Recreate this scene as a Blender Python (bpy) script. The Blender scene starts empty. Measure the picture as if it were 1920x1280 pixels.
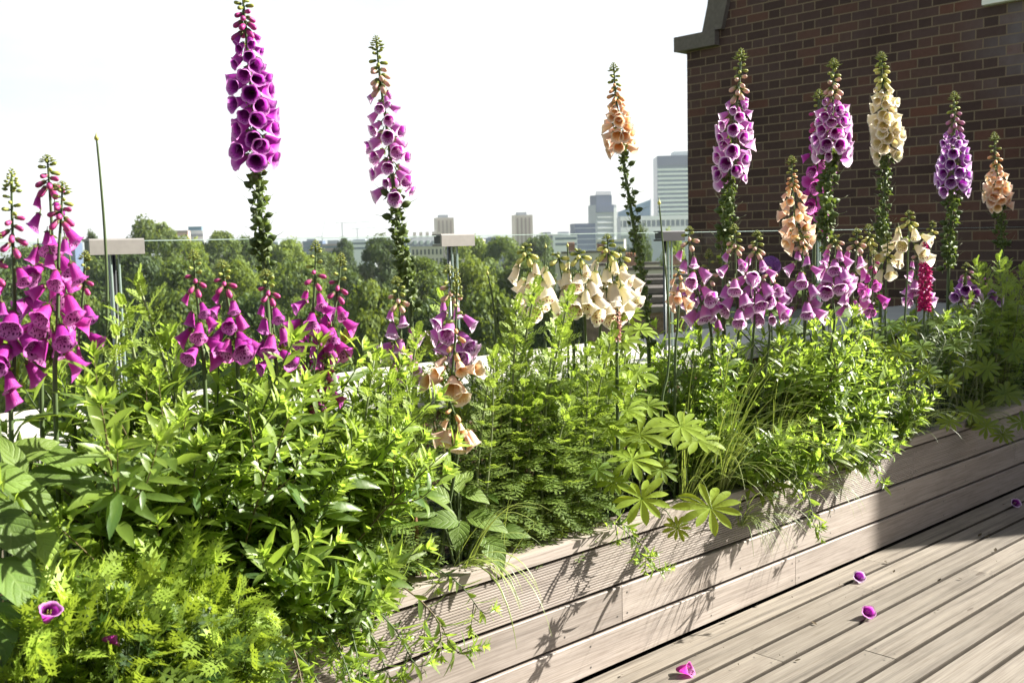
import bpy, math, random
from mathutils import Vector, Matrix
PI = math.pi
R = random.Random(11)
SC = bpy.context.scene
COL = SC.collection

# ------------------------------------------------------------------ camera model (pixels of the 1920x1280 frame)
F = 1950.0
PHI = math.radians(47.13)
EYE = 1.19
ROLL = math.radians(1.335)
PITCH = math.radians(5.367)
fw0 = Vector((math.cos(PHI), math.sin(PHI), 0)); rt0 = Vector((math.sin(PHI), -math.cos(PHI), 0)); UP = Vector((0, 0, 1))
FWD = fw0 * math.cos(PITCH) - UP * math.sin(PITCH)
up1 = UP * math.cos(PITCH) + fw0 * math.sin(PITCH)
CU = up1 * math.cos(ROLL) + rt0 * math.sin(ROLL)
CR = rt0 * math.cos(ROLL) - up1 * math.sin(ROLL)
CAM = Vector((0, 0, EYE))

def ray(px, py): return FWD + CR * ((px - 960) / F) - CU * ((py - 640) / F)
def at(px, py, D):
    d = ray(px, py); return CAM + d * (D / d.y)
def atX(px, py, X):
    d = ray(px, py); return CAM + d * (X / d.x)
def atz(px, py, z):
    d = ray(px, py); return CAM + d * ((z - EYE) / d.z)
def atf(px, py, f):
    d = ray(px, py); return CAM + d * (f / d.dot(fw0))

cam = bpy.data.cameras.new('camera'); camo = bpy.data.objects.new('camera', cam); COL.objects.link(camo)
cam.sensor_width = 36; cam.lens = 36 * F / 1920; cam.clip_end = 6000; cam.clip_start = 0.05
camo.matrix_world = Matrix(((CR.x, CU.x, -FWD.x, 0), (CR.y, CU.y, -FWD.y, 0), (CR.z, CU.z, -FWD.z, EYE), (0, 0, 0, 1)))
cam.dof.use_dof = True; cam.dof.focus_distance = 3.0; cam.dof.aperture_fstop = 8
SC.camera = camo

# ------------------------------------------------------------------ mesh builder
class MB:
    def __init__(s): s.v = []; s.f = []; s.m = []; s.uv = []; s.a = []; s.has_uv = False
    def vert(s, p, a=0.0):
        s.v.append((p[0], p[1], p[2])); s.a.append(a); return len(s.v) - 1
    def face(s, ids, m=0, uv=None):
        s.f.append(tuple(ids)); s.m.append(m)
        if uv: s.has_uv = True
        s.uv.append(uv)
    def box(s, x0, x1, y0, y1, z0, z1, m=0, a=0.0):
        i = [s.vert((x, y, z), a) for z in (z0, z1) for y in (y0, y1) for x in (x0, x1)]
        for q in ((0, 2, 3, 1), (4, 5, 7, 6), (0, 1, 5, 4), (2, 6, 7, 3), (0, 4, 6, 2), (1, 3, 7, 5)): s.face([i[k] for k in q], m)
    def tube(s, pts, rad, n=6, m=0, a=0.0, cap=True):
        rings = []
        prev = None
        for k, p in enumerate(pts):
            p = Vector(p)
            t = (Vector(pts[min(k + 1, len(pts) - 1)]) - Vector(pts[max(k - 1, 0)]))
            if t.length < 1e-9: t = Vector((0, 0, 1))
            t.normalize()
            if prev is None:
                ref = Vector((1, 0, 0)) if abs(t.x) < 0.8 else Vector((0, 1, 0))
                prev = t.cross(ref).normalized()
            u = (prev - t * prev.dot(t))
            if u.length < 1e-6: u = t.orthogonal()
            u.normalize(); prev = u; w = t.cross(u)
            r = rad[k] if isinstance(rad, (list, tuple)) else rad
            av = a[k] if isinstance(a, (list, tuple)) else a
            rings.append([s.vert(p + (u * math.cos(2 * PI * j / n) + w * math.sin(2 * PI * j / n)) * r, av) for j in range(n)])
        for k in range(len(rings) - 1):
            for j in range(n):
                s.face((rings[k][j], rings[k][(j + 1) % n], rings[k + 1][(j + 1) % n], rings[k + 1][j]), m)
        if cap:
            s.face(rings[0][::-1], m); s.face(rings[-1], m)
    def prism(s, poly, h0, h1, axis='x', m=0):
        # poly: list of 2D; extruded along axis
        def P(q, h): return {'x': (h, q[0], q[1]), 'y': (q[0], h, q[1]), 'z': (q[0], q[1], h)}[axis]
        a = [s.vert(P(q, h0)) for q in poly]; b = [s.vert(P(q, h1)) for q in poly]
        n = len(poly)
        for k in range(n): s.face((a[k], a[(k + 1) % n], b[(k + 1) % n], b[k]), m)
        s.face(a[::-1], m); s.face(b, m)
    def leaf(s, p, d, nrm, L, W, prof, nseg=4, curl=0.3, fold=0.25, age=0.5, m=0, wave=0.0, uv=False):
        p = Vector(p); d = Vector(d).normalized(); nrm = Vector(nrm)
        side = d.cross(nrm)
        if side.length < 1e-5: side = d.orthogonal()
        side.normalize(); nrm = side.cross(d).normalized()
        st = L / nseg; prev = None
        for k in range(nseg + 1):
            t = k / nseg; w = prof(t) * W * 0.5
            if w < 1e-5: ids = (s.vert(p, age),)
            else:
                wv = nrm * (w * fold) + nrm * (wave * W * math.sin(9 * t))
                ids = (s.vert(p - side * w + wv, age), s.vert(p, age), s.vert(p + side * w + wv, age))
            if prev:
                if len(prev) == 3 and len(ids) == 3:
                    t0 = (k - 1) / nseg
                    s.face((prev[0], prev[1], ids[1], ids[0]), m, [(0, t0), (0.5, t0), (0.5, t), (0, t)] if uv else None); s.face((prev[1], prev[2], ids[2], ids[1]), m, [(0.5, t0), (1, t0), (1, t), (0.5, t)] if uv else None)
                elif len(ids) == 1 and len(prev) == 3:
                    s.face((prev[0], prev[1], ids[0]), m); s.face((prev[1], prev[2], ids[0]), m)
                elif len(prev) == 1 and len(ids) == 3:
                    s.face((prev[0], ids[1], ids[0]), m); s.face((prev[0], ids[2], ids[1]), m)
            prev = ids
            q = Matrix.Rotation(-curl / nseg, 3, side)
            d = (q @ d).normalized(); nrm = side.cross(d).normalized()
            p = p + d * st
    def mesh(s, name, mats, smooth=True):
        me = bpy.data.meshes.new(name)
        me.from_pydata(s.v, [], s.f)
        for m in mats: me.materials.append(m)
        me.polygons.foreach_set('material_index', s.m)
        me.polygons.foreach_set('use_smooth', [smooth] * len(s.f))
        if s.has_uv:
            uvl = me.uv_layers.new(name='UVMap'); data = []
            for f, uv in zip(s.f, s.uv):
                data.extend([c for q in (uv or [(0, 0)] * len(f)) for c in q])
            uvl.data.foreach_set('uv', data)
        at_ = me.attributes.new('age', 'FLOAT', 'POINT'); at_.data.foreach_set('value', s.a)
        me.update()
        return me

def link(name, me, parent=None):
    o = bpy.data.objects.new(name, me); COL.objects.link(o)
    if parent is not None: o.parent = parent
    return o
def obj(name, mb, mats, parent=None, smooth=True):
    if not isinstance(mats, (list, tuple)): mats = [mats]
    return link(name, mb.mesh(name, mats, smooth), parent)
def tag(o, label=None, cat=None, group=None, kind=None):
    if label: o['label'] = label
    if cat: o['category'] = cat
    if group: o['group'] = group
    if kind: o['kind'] = kind
    return o
def thing(name, label, cat, loc=(0, 0, 0), rz=0.0, group=None):
    o = bpy.data.objects.new(name, None); COL.objects.link(o)
    o.location = loc; o.rotation_euler = (0, 0, rz); o.empty_display_size = 0.05
    return tag(o, label, cat, group)
def part_world(o, root):
    """parent o (built in world coordinates) under root keeping it in place"""
    o.parent = root; o.matrix_parent_inverse = (Matrix.Translation(root.location) @ root.rotation_euler.to_matrix().to_4x4()).inverted()
    return o

# ------------------------------------------------------------------ materials
class NT:
    def __init__(s, name):
        s.mat = bpy.data.materials.new(name); s.mat.use_nodes = True
        s.t = s.mat.node_tree; s.t.nodes.clear()
        s.out = s.t.nodes.new('ShaderNodeOutputMaterial')
    def n(s, typ, **kw):
        nd = s.t.nodes.new('ShaderNode' + typ)
        for k, v in kw.items():
            if k in nd.inputs: s.set(nd.inputs[k], v)
            else: setattr(nd, k, v)
        return nd
    def set(s, inp, v):
        if hasattr(v, 'is_output'): s.t.links.new(v, inp)
        else:
            if isinstance(v, tuple) and len(v) == 3 and inp.type == 'RGBA': v = (*v, 1)
            inp.default_value = v
    def math(s, op, a, b=0.0, c=None, clamp=False):
        nd = s.t.nodes.new('ShaderNodeMath'); nd.operation = op; nd.use_clamp = clamp
        s.set(nd.inputs[0], a); s.set(nd.inputs[1], b)
        if c is not None: s.set(nd.inputs[2], c)
        return nd.outputs[0]
    def mix(s, fac, a, b, blend='MIX'):
        nd = s.t.nodes.new('ShaderNodeMix'); nd.data_type = 'RGBA'; nd.blend_type = blend
        s.set(nd.inputs[0], fac); s.set(nd.inputs[6], a); s.set(nd.inputs[7], b)
        return nd.outputs[2]
    def ramp(s, fac, stops, interp='LINEAR'):
        nd = s.t.nodes.new('ShaderNodeValToRGB'); cr = nd.color_ramp; cr.interpolation = interp
        while len(cr.elements) < len(stops): cr.elements.new(0.5)
        for e, (p, c) in zip(cr.elements, stops):
            e.position = p; e.color = (*c, 1) if len(c) == 3 else c
        s.set(nd.inputs[0], fac); return nd.outputs[0]
    def noise(s, scale, vec=None, detail=3, rough=0.5, dist=0.0):
        nd = s.n('TexNoise', Scale=scale, Detail=detail, Roughness=rough, Distortion=dist)
        if vec is not None: s.t.links.new(vec, nd.inputs['Vector'])
        return nd.outputs[0]
    def mapping(s, vec, scale=(1, 1, 1), loc=(0, 0, 0)):
        nd = s.n('Mapping'); nd.inputs['Scale'].default_value = scale; nd.inputs['Location'].default_value = loc
        s.t.links.new(vec, nd.inputs['Vector']); return nd.outputs[0]
    def coord(s, which='Object'): return s.n('TexCoord').outputs[which]
    def bump(s, h, strength=0.3, dist=0.01):
        nd = s.n('Bump', Strength=strength, Distance=dist); s.set(nd.inputs['Height'], h); return nd.outputs[0]
    def principled(s, col, rough=0.5, spec=0.5, metal=0.0, normal=None, **kw):
        nd = s.n('BsdfPrincipled'); s.set(nd.inputs['Base Color'], col); s.set(nd.inputs['Roughness'], rough)
        s.set(nd.inputs['Specular IOR Level'], spec); s.set(nd.inputs['Metallic'], metal)
        if normal is not None: s.set(nd.inputs['Normal'], normal)
        return nd.outputs[0]
    def finish(s, sh): s.t.links.new(sh, s.out.inputs['Surface']); return s.mat

def simple(name, col, rough=0.6, spec=0.4, metal=0.0, var=0.15, scale=8.0):
    t = NT(name); nz = t.noise(scale, t.coord())
    c = t.mix(t.math('MULTIPLY', nz, 1.0), tuple(x * (1 - var) for x in col), tuple(min(1, x * (1 + var)) for x in col))
    return t.finish(t.principled(c, rough, spec, metal))

def leaf_mat(name, old, young, trans, tfac=0.35, rough=0.5, spec=0.3, veins=False):
    t = NT(name)
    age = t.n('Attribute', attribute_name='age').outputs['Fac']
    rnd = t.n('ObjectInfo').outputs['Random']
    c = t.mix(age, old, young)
    nz = t.noise(14, t.coord(), 2)
    k = t.math('ADD', t.math('MULTIPLY', nz, 0.5), t.math('MULTIPLY_ADD', rnd, 0.35, 0.58))
    c = t.mix(1.0, c, t.n('CombineColor', Red=k, Green=k, Blue=k).outputs[0], 'MULTIPLY')
    nrm = None
    if veins:
        sp = t.n('SeparateXYZ'); t.t.links.new(t.coord('UV'), sp.inputs[0])
        a_ = t.math('MULTIPLY', t.math('ABSOLUTE', t.math('SUBTRACT', sp.outputs[0], 0.5)), 2.0)
        ph = t.math('ADD', t.math('MULTIPLY_ADD', sp.outputs[1], 6.0, t.math('MULTIPLY', a_, -1.9)), t.math('MULTIPLY', t.noise(22, t.coord(), 2), 0.9)); fr = t.math('FRACT', ph)
        vn = t.math('MULTIPLY', t.math('ABSOLUTE', t.math('SUBTRACT', fr, 0.5)), 2.0)      # 1 on the side veins, 0 between
        ph2 = t.math('FRACT', t.math('MULTIPLY_ADD', a_, 6.0, t.math('MULTIPLY', sp.outputs[1], 7.0))); vn2 = t.math('MULTIPLY', t.math('ABSOLUTE', t.math('SUBTRACT', ph2, 0.5)), 2.0)
        groove = t.math('MAXIMUM', t.math('MULTIPLY', t.math('POWER', vn, 5.0), 1.0), t.math('MAXIMUM', t.math('MULTIPLY', t.math('POWER', vn2, 6.0), 0.2), t.math('LESS_THAN', a_, 0.05)))
        c = t.mix(t.math('MULTIPLY', groove, 0.45), c, t.mix(0.5, c, (0.20, 0.27, 0.08)))
        nrm = t.bump(t.math('ADD', t.math('MULTIPLY', groove, -1.0), t.math('MULTIPLY', t.noise(55, t.coord(), 3), 0.9)), 0.4, 0.004)
    else:
        nrm = t.bump(t.noise(60, t.coord(), 2), 0.15, 0.01)
    p = t.principled(c, rough, spec, normal=nrm)
    tr = t.n('BsdfTranslucent'); t.set(tr.inputs['Color'], t.mix(1.0, trans, t.mix(0.6, (1, 1, 1), t.n('CombineColor', Red=k, Green=k, Blue=k).outputs[0]), 'MULTIPLY'))
    mx = t.n('MixShader'); t.set(mx.inputs[0], tfac); t.t.links.new(p, mx.inputs[1]); t.t.links.new(tr.outputs[0], mx.inputs[2])
    return t.finish(mx.outputs[0])

def bell_mat(name, base, main, rim, throat, inmid, spot, halo, spots=1.0, tfac=0.5):
    t = NT(name)
    uv = t.coord('UV'); sp = t.n('SeparateXYZ'); t.t.links.new(uv, sp.inputs[0])
    u, v = sp.outputs[0], sp.outputs[1]
    outer = t.ramp(v, [(0.0, base), (0.3, main), (0.74, main), (0.97, rim)])
    inner = t.ramp(v, [(0.25, throat), (0.66, throat), (0.84, inmid), (0.95, rim)])
    vm = t.mapping(uv, (26, 13, 1))
    vo = t.n('TexVoronoi', Scale=1.0, Randomness=0.8); t.t.links.new(vm, vo.inputs['Vector'])
    d = vo.outputs['Distance']
    lip = t.math('COSINE', t.math('MULTIPLY', u, 2 * PI))
    lipm = t.math('MULTIPLY', t.math('GREATER_THAN', lip, 0.25), t.math('MULTIPLY', t.math('GREATER_THAN', v, 0.45), t.math('LESS_THAN', v, 0.95)))
    lipm = t.math('MULTIPLY', lipm, spots)
    inner = t.mix(t.math('MULTIPLY', lipm, 0.42), inner, halo)
    inner = t.mix(t.math('MULTIPLY', lipm, t.math('LESS_THAN', d, 0.40)), inner, spot)
    bf = t.n('NewGeometry').outputs['Backfacing']
    c = t.mix(bf, outer, inner)
    rnd = t.n('ObjectInfo').outputs['Random']
    hs = t.n('HueSaturation'); t.set(hs.inputs['Hue'], t.math('MULTIPLY_ADD', rnd, 0.03, 0.485)); t.set(hs.inputs['Value'], t.math('MULTIPLY_ADD', rnd, 0.25, 0.87)); t.set(hs.inputs['Color'], c)
    c = hs.outputs[0]
    vein = t.noise(1.0, t.mapping(uv, (60, 3, 1)), 2)
    c = t.mix(t.math('MULTIPLY', vein, 0.6), c, t.mix(1.0, c, (0.72, 0.6, 0.7), 'MULTIPLY'))
    p = t.principled(c, 0.5, 0.3, normal=t.bump(vein, 0.25, 0.01))
    tr = t.n('BsdfTranslucent'); t.set(tr.inputs['Color'], c)
    mx = t.n('MixShader'); t.set(mx.inputs[0], tfac); t.t.links.new(p, mx.inputs[1]); t.t.links.new(tr.outputs[0], mx.inputs[2])
    return t.finish(mx.outputs[0])

def bud_mat(name, base, tip, tfac=0.25):
    t = NT(name)
    age = t.n('Attribute', attribute_name='age').outputs['Fac']
    c = t.ramp(age, [(0.1, base), (0.75, tip), (1.0, tuple(0.5 * a + 0.5 * b for a, b in zip(base, tip)))])
    p = t.principled(c, 0.5, 0.35)
    tr = t.n('BsdfTranslucent'); t.set(tr.inputs['Color'], c)
    mx = t.n('MixShader'); t.set(mx.inputs[0], tfac); t.t.links.new(p, mx.inputs[1]); t.t.links.new(tr.outputs[0], mx.inputs[2])
    return t.finish(mx.outputs[0])

def wood_mat(name, light, dark, grain=55.0, bump=0.25, knots=True, rough=0.65, axis='x', stain=0.35):
    t = NT(name); co = t.coord()
    age = t.n('Attribute', attribute_name='age').outputs['Fac']
    off = t.n('CombineXYZ'); t.set(off.inputs[0], t.math('MULTIPLY', age, 37.0)); t.set(off.inputs[1], t.math('MULTIPLY', age, 11.0)); t.set(off.inputs[2], t.math('MULTIPLY', age, 5.0))
    va = t.n('VectorMath', operation='ADD'); t.t.links.new(co, va.inputs[0]); t.t.links.new(off.outputs[0], va.inputs[1])
    v = va.outputs[0]
    g1 = t.noise(1.0, t.mapping(v, (1.3, grain * 1.6, grain * 1.6)), 5, 0.65, 0.6)
    g2 = t.noise(1.0, t.mapping(v, (0.8, grain * 0.28, grain * 0.28)), 3, 0.5, 1.5)
    # growth-ring figure: bands warped by low noise
    w = t.n('TexWave', wave_type='BANDS', bands_direction='Y', Scale=grain * 0.16, Distortion=11.0, Detail=3.0)
    w.inputs['Detail Scale'].default_value = 0.4
    t.t.links.new(t.mapping(v, (0.12, 1, 1)), w.inputs['Vector'])
    f = t.math('ADD', t.math('MULTIPLY', g1, 0.55), t.math('ADD', t.math('MULTIPLY', g2, 0.35), t.math('MULTIPLY', w.outputs['Fac'], 0.10)))
    c = t.ramp(f, [(0.28, dark), (0.50, tuple(0.35 * b + 0.65 * a for a, b in zip(light, dark))), (0.74, light)])
    fine = t.noise(1.0, t.mapping(v, (5.0, grain * 5.5, grain * 5.5)), 3, 0.7, 0.2)
    c = t.mix(t.math('MULTIPLY', t.math('SUBTRACT', fine, 0.42, clamp=True), 3.2, clamp=True), c, t.mix(1.0, c, (0.60, 0.56, 0.52), 'MULTIPLY'))
    blot = t.noise(7.0, t.mapping(v, (0.5, 1.6, 1.6)), 5, 0.7)
    c = t.mix(t.math('MULTIPLY', t.math('SUBTRACT', blot, 0.5, clamp=True), 3.0, clamp=True), c, t.mix(1.0, c, (0.70, 0.68, 0.68), 'MULTIPLY'))
    # board to board tone
    k = t.math('MULTIPLY_ADD', t.math('FRACT', t.math('MULTIPLY', age, 7.31)), 0.34, 0.80)
    c = t.mix(1.0, c, t.n('CombineColor', Red=k, Green=k, Blue=t.math('MULTIPLY', k, 0.98)).outputs[0], 'MULTIPLY')
    st = t.noise(2.6, co, 4, 0.6)
    c = t.mix(t.math('MULTIPLY', t.math('SUBTRACT', st, 0.5, clamp=True), stain * 4, clamp=True), c, t.mix(1.0, c, (0.62, 0.57, 0.5), 'MULTIPLY'))
    if knots:
        vo = t.n('TexVoronoi', Scale=1.0); t.t.links.new(t.mapping(v, (1.6, 9, 9)), vo.inputs['Vector'])
        kn = t.math('LESS_THAN', vo.outputs['Distance'], 0.075)
        c = t.mix(t.math('MULTIPLY', kn, 0.7), c, (0.05, 0.035, 0.025))
    return t.finish(t.principled(c, rough, 0.3, normal=t.bump(f, bump, 0.006)))

def brick_mat(name, stretcher, header, course, joint, cols, mortar, u_axis=1, patch=None, bumpd=0.006, stains=0.5):
    """Flemish bond (or plain running bond when header == 0) from object coordinates"""
    t = NT(name); sp = t.n('SeparateXYZ'); co = t.coord(); t.t.links.new(co, sp.inputs[0])
    wob = t.math('MULTIPLY_ADD', t.noise(9.0, co, 2), 0.008, -0.004)
    u = t.math('ADD', sp.outputs[u_axis], wob); v = t.math('ADD', sp.outputs[2], t.math('MULTIPLY', wob, 0.7))
    P = stretcher + header
    row = t.math('FLOOR', t.math('DIVIDE', v, course))
    odd = t.math('MODULO', t.math('ADD', row, 1000.0), 2.0)
    u2 = t.math('ADD', t.math('MULTIPLY_ADD', odd, P / 2, 50 * P), u)
    q = t.math('DIVIDE', u2, P); cell = t.math('FLOOR', q); p = t.math('MULTIPLY', t.math('FRACT', q), P)
    vv = t.math('MULTIPLY', t.math('FRACT', t.math('DIVIDE', v, course)), course)
    j1 = t.math('LESS_THAN', p, joint); j2 = t.math('LESS_THAN', vv, joint)
    mort = t.math('MAXIMUM', j1, j2); ish = 0.0
    if header > 0:
        ish = t.math('GREATER_THAN', p, stretcher)
        j3 = t.math('MULTIPLY', ish, t.math('LESS_THAN', p, stretcher + joint)); mort = t.math('MAXIMUM', mort, j3)
    idv = t.n('CombineXYZ'); t.set(idv.inputs[0], t.math('MULTIPLY_ADD', cell, 2.0, ish)); t.set(idv.inputs[1], row)
    wn = t.n('TexWhiteNoise', noise_dimensions='3D'); t.t.links.new(idv.outputs[0], wn.inputs['Vector'])
    c = t.ramp(wn.outputs['Value'], cols)
    mott = t.noise(28, co, 4, 0.65)
    c = t.mix(t.math('MULTIPLY', mott, 0.7), c, t.mix(1.0, c, (0.45, 0.42, 0.42), 'MULTIPLY'))
    mcol = t.mix(t.noise(11, co, 3), tuple(x * 0.7 for x in mortar), mortar)
    c = t.mix(mort, c, mcol)
    big = t.noise(1.1, co, 3)
    c = t.mix(t.math('MULTIPLY', t.math('SUBTRACT', big, 0.48, clamp=True), stains * 5, clamp=True), c, t.mix(1.0, c, (0.6, 0.56, 0.55), 'MULTIPLY'))
    if patch:   # pale salt bloom on the masonry round a point (u, v)
        du = t.math('DIVIDE', t.math('SUBTRACT', sp.outputs[u_axis], patch[0]), patch[2]); dv = t.math('DIVIDE', t.math('SUBTRACT', sp.outputs[2], patch[1]), patch[3])
        r = t.math('SQRT', t.math('ADD', t.math('MULTIPLY', du, du), t.math('MULTIPLY', dv, dv)))
        m = t.math('MULTIPLY', t.math('SUBTRACT', 1.0, r, clamp=True), t.math('MULTIPLY', t.noise(9, co, 5, 0.7), 1.7), clamp=True)
        m = t.math('MULTIPLY', m, t.math('MULTIPLY_ADD', t.math('GREATER_THAN', wn.outputs['Value'], 0.35), 0.65, 0.12)); c = t.mix(t.math('MULTIPLY', m, t.math('SUBTRACT', 1.0, t.math('MULTIPLY', mort, 0.8))), c, (0.22, 0.215, 0.235))
    h = t.math('ADD', t.math('MULTIPLY', t.math('SUBTRACT', 1.0, mort), 0.7), t.math('MULTIPLY', mott, 0.3))
    return t.finish(t.principled(c, 0.85, 0.2, normal=t.bump(h, 0.6, bumpd)))

M = {}
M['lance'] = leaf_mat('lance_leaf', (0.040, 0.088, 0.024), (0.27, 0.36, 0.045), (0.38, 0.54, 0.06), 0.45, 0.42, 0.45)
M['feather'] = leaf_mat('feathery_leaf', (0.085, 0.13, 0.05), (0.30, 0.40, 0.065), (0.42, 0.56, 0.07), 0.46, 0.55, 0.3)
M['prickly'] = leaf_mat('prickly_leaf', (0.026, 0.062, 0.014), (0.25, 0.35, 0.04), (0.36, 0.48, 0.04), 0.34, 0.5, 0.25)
M['broad'] = leaf_mat('broad_leaf', (0.05, 0.10, 0.022), (0.17, 0.25, 0.035), (0.22, 0.32, 0.03), 0.3, 0.55, 0.25, True)
M['lupin'] = leaf_mat('lupin_leaf', (0.055, 0.11, 0.025), (0.24, 0.33, 0.04), (0.46, 0.55, 0.04), 0.42, 0.55, 0.22)
M['fox_green'] = leaf_mat('foxglove_green', (0.038, 0.066, 0.018), (0.13, 0.18, 0.035), (0.17, 0.24, 0.03), 0.22, 0.5, 0.35)
M['grass'] = leaf_mat('grass_blade', (0.10, 0.15, 0.05), (0.28, 0.34, 0.09), (0.32, 0.40, 0.06), 0.3, 0.4, 0.5)
M['silver'] = leaf_mat('silvery_leaf', (0.06, 0.085, 0.05), (0.15, 0.18, 0.12), (0.12, 0.16, 0.08), 0.2, 0.6, 0.3)
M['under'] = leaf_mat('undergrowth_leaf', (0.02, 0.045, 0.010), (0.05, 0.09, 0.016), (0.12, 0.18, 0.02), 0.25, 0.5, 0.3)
M['stem_pale'] = simple('pale_stem', (0.16, 0.19, 0.09), 0.6, 0.3)
M['stem_green'] = simple('green_stem', (0.06, 0.09, 0.03), 0.55, 0.35)
M['stem_brown'] = simple('reddish_stem', (0.10, 0.075, 0.035), 0.55, 0.35)
M['calyx'] = leaf_mat('calyx_green', (0.07, 0.11, 0.025), (0.14, 0.19, 0.035), (0.2, 0.28, 0.03), 0.25, 0.5, 0.3)
M['crown_a'] = leaf_mat('tree_leaf_mid', (0.042, 0.072, 0.016), (0.14, 0.19, 0.03), (0.22, 0.28, 0.03), 0.34, 0.6, 0.25)
M['crown_b'] = leaf_mat('tree_leaf_dark', (0.026, 0.048, 0.015), (0.075, 0.115, 0.024), (0.14, 0.19, 0.03), 0.3, 0.6, 0.25)
M['crown_c'] = leaf_mat('tree_leaf_pale', (0.075, 0.115, 0.02), (0.21, 0.26, 0.035), (0.28, 0.34, 0.03), 0.36, 0.6, 0.25)
M['bark'] = simple('tree_bark', (0.09, 0.07, 0.05), 0.9, 0.1, var=0.3)
# petals: base, main, rim, throat, inner mid, spot, halo
BELL = {
    'purple': bell_mat('deep_purple_petal', (0.42, 0.05, 0.36), (0.46, 0.04, 0.43), (0.72, 0.30, 0.70), (0.09, 0.004, 0.09), (0.46, 0.04, 0.46), (0.06, 0.0, 0.05), (0.34, 0.05, 0.34), 0.6),
    'magenta': bell_mat('magenta_petal', (0.48, 0.07, 0.26), (0.54, 0.045, 0.40), (0.64, 0.15, 0.54), (0.24, 0.010, 0.18), (0.56, 0.08, 0.48), (0.10, 0.0, 0.07), (0.72, 0.45, 0.66), 1.0),
    'lilac': bell_mat('lilac_petal', (0.66, 0.30, 0.44), (0.66, 0.21, 0.60), (0.92, 0.78, 0.90), (0.20, 0.012, 0.16), (0.46, 0.07, 0.46), (0.16, 0.005, 0.10), (0.75, 0.55, 0.70), 0.9),
    'violet': bell_mat('violet_petal', (0.50, 0.20, 0.40), (0.46, 0.15, 0.54), (0.80, 0.66, 0.85), (0.12, 0.01, 0.14), (0.30, 0.05, 0.38), (0.10, 0.0, 0.08), (0.55, 0.35, 0.60), 0.7),
    'cream': bell_mat('cream_petal', (0.80, 0.78, 0.44), (0.92, 0.89, 0.72), (0.94, 0.92, 0.80), (0.55, 0.48, 0.20), (0.84, 0.78, 0.48), (0.20, 0.02, 0.02), (0.86, 0.80, 0.52), 1.0, 0.58),
    'ivory': bell_mat('ivory_petal', (0.70, 0.66, 0.30), (0.90, 0.86, 0.62), (0.92, 0.89, 0.72), (0.55, 0.46, 0.18), (0.82, 0.75, 0.44), (0.3, 0.2, 0.08), (0.84, 0.77, 0.48), 0.5, 0.44),
    'peach': bell_mat('peach_petal', (0.80, 0.42, 0.28), (0.88, 0.63, 0.44), (0.90, 0.80, 0.62), (0.66, 0.32, 0.10), (0.86, 0.64, 0.36), (0.62, 0.30, 0.10), (0.84, 0.62, 0.38), 0.5, 0.32),
}
BUD = {
    'purple': bud_mat('purple_bud', (0.22, 0.05, 0.14), (0.42, 0.03, 0.22)), 'magenta': bud_mat('magenta_bud', (0.30, 0.10, 0.14), (0.46, 0.04, 0.22)),
    'lilac': bud_mat('lilac_bud', (0.40, 0.40, 0.12), (0.64, 0.36, 0.34)), 'violet': bud_mat('violet_bud', (0.34, 0.25, 0.14), (0.50, 0.18, 0.36)),
    'cream': bud_mat('cream_bud', (0.40, 0.42, 0.08), (0.68, 0.62, 0.20)), 'ivory': bud_mat('ivory_bud', (0.40, 0.42, 0.08), (0.70, 0.64, 0.22)),
    'peach': bud_mat('peach_bud', (0.45, 0.36, 0.12), (0.76, 0.38, 0.20)), 'green': bud_mat('green_bud', (0.09, 0.14, 0.03), (0.36, 0.38, 0.07)),
}
M['lupin_petal'] = bud_mat('lupin_petal', (0.34, 0.008, 0.10), (0.50, 0.015, 0.16))
M['lupin_pink'] = bud_mat('faded_lupin_petal', (0.42, 0.24, 0.16), (0.60, 0.30, 0.26))
M['allium'] = bud_mat('allium_floret', (0.14, 0.05, 0.22), (0.24, 0.09, 0.36))
M['deck_wood'] = wood_mat('weathered_deck_wood', (0.258, 0.230, 0.196), (0.095, 0.083, 0.07), 48, 0.18)
M['clad_wood'] = wood_mat('planter_board_wood', (0.385, 0.34, 0.31), (0.19, 0.165, 0.148), 40, 0.12, False, 0.55, stain=0.25)
M['gap_shade_wood'] = simple('gap_shaded_board_edge', (0.045, 0.038, 0.03), 0.9, 0.1, var=0.4, scale=20)  # shade of the deck gaps, put into the colour of board sides and bevels
M['dark_gap'] = simple('dark_backing', (0.012, 0.011, 0.010), 0.9, 0.1)
M['screw'] = simple('screw_head', (0.05, 0.045, 0.04), 0.5, 0.5)
M['soil'] = simple('soil', (0.035, 0.026, 0.018), 0.95, 0.1, var=0.5, scale=40)
M['brick'] = brick_mat('dark_flemish_brick', 0.225, 0.1125, 0.075, 0.0095,
    [(0.0, (0.056, 0.034, 0.030)), (0.35, (0.076, 0.045, 0.040)), (0.6, (0.085, 0.053, 0.049)), (0.8, (0.100, 0.056, 0.047)), (0.95, (0.115, 0.056, 0.043)), (1.0, (0.135, 0.057, 0.040))],
    (0.195, 0.145, 0.095), 1, patch=(2.55, 2.75, 1.05, 0.95))
M['blocker_brick'] = brick_mat('dark_blocker_brick', 0.225, 0.1125, 0.075, 0.0095, [(0.0, (0.027, 0.017, 0.015)), (1.0, (0.068, 0.037, 0.029))], (0.155, 0.115, 0.07), 0)
M['plinth'] = brick_mat('grey_block', 0.44, 0.0, 0.14, 0.006, [(0, (0.17, 0.175, 0.18)), (1, (0.23, 0.235, 0.24))], (0.13, 0.13, 0.13), 1, bumpd=0.003)
M['parapet_brick'] = brick_mat('tan_brick', 0.225, 0.1125, 0.075, 0.0095, [(0, (0.19, 0.10, 0.055)), (0.6, (0.26, 0.15, 0.085)), (1, (0.32, 0.20, 0.12))], (0.32, 0.26, 0.2), 0)
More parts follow.
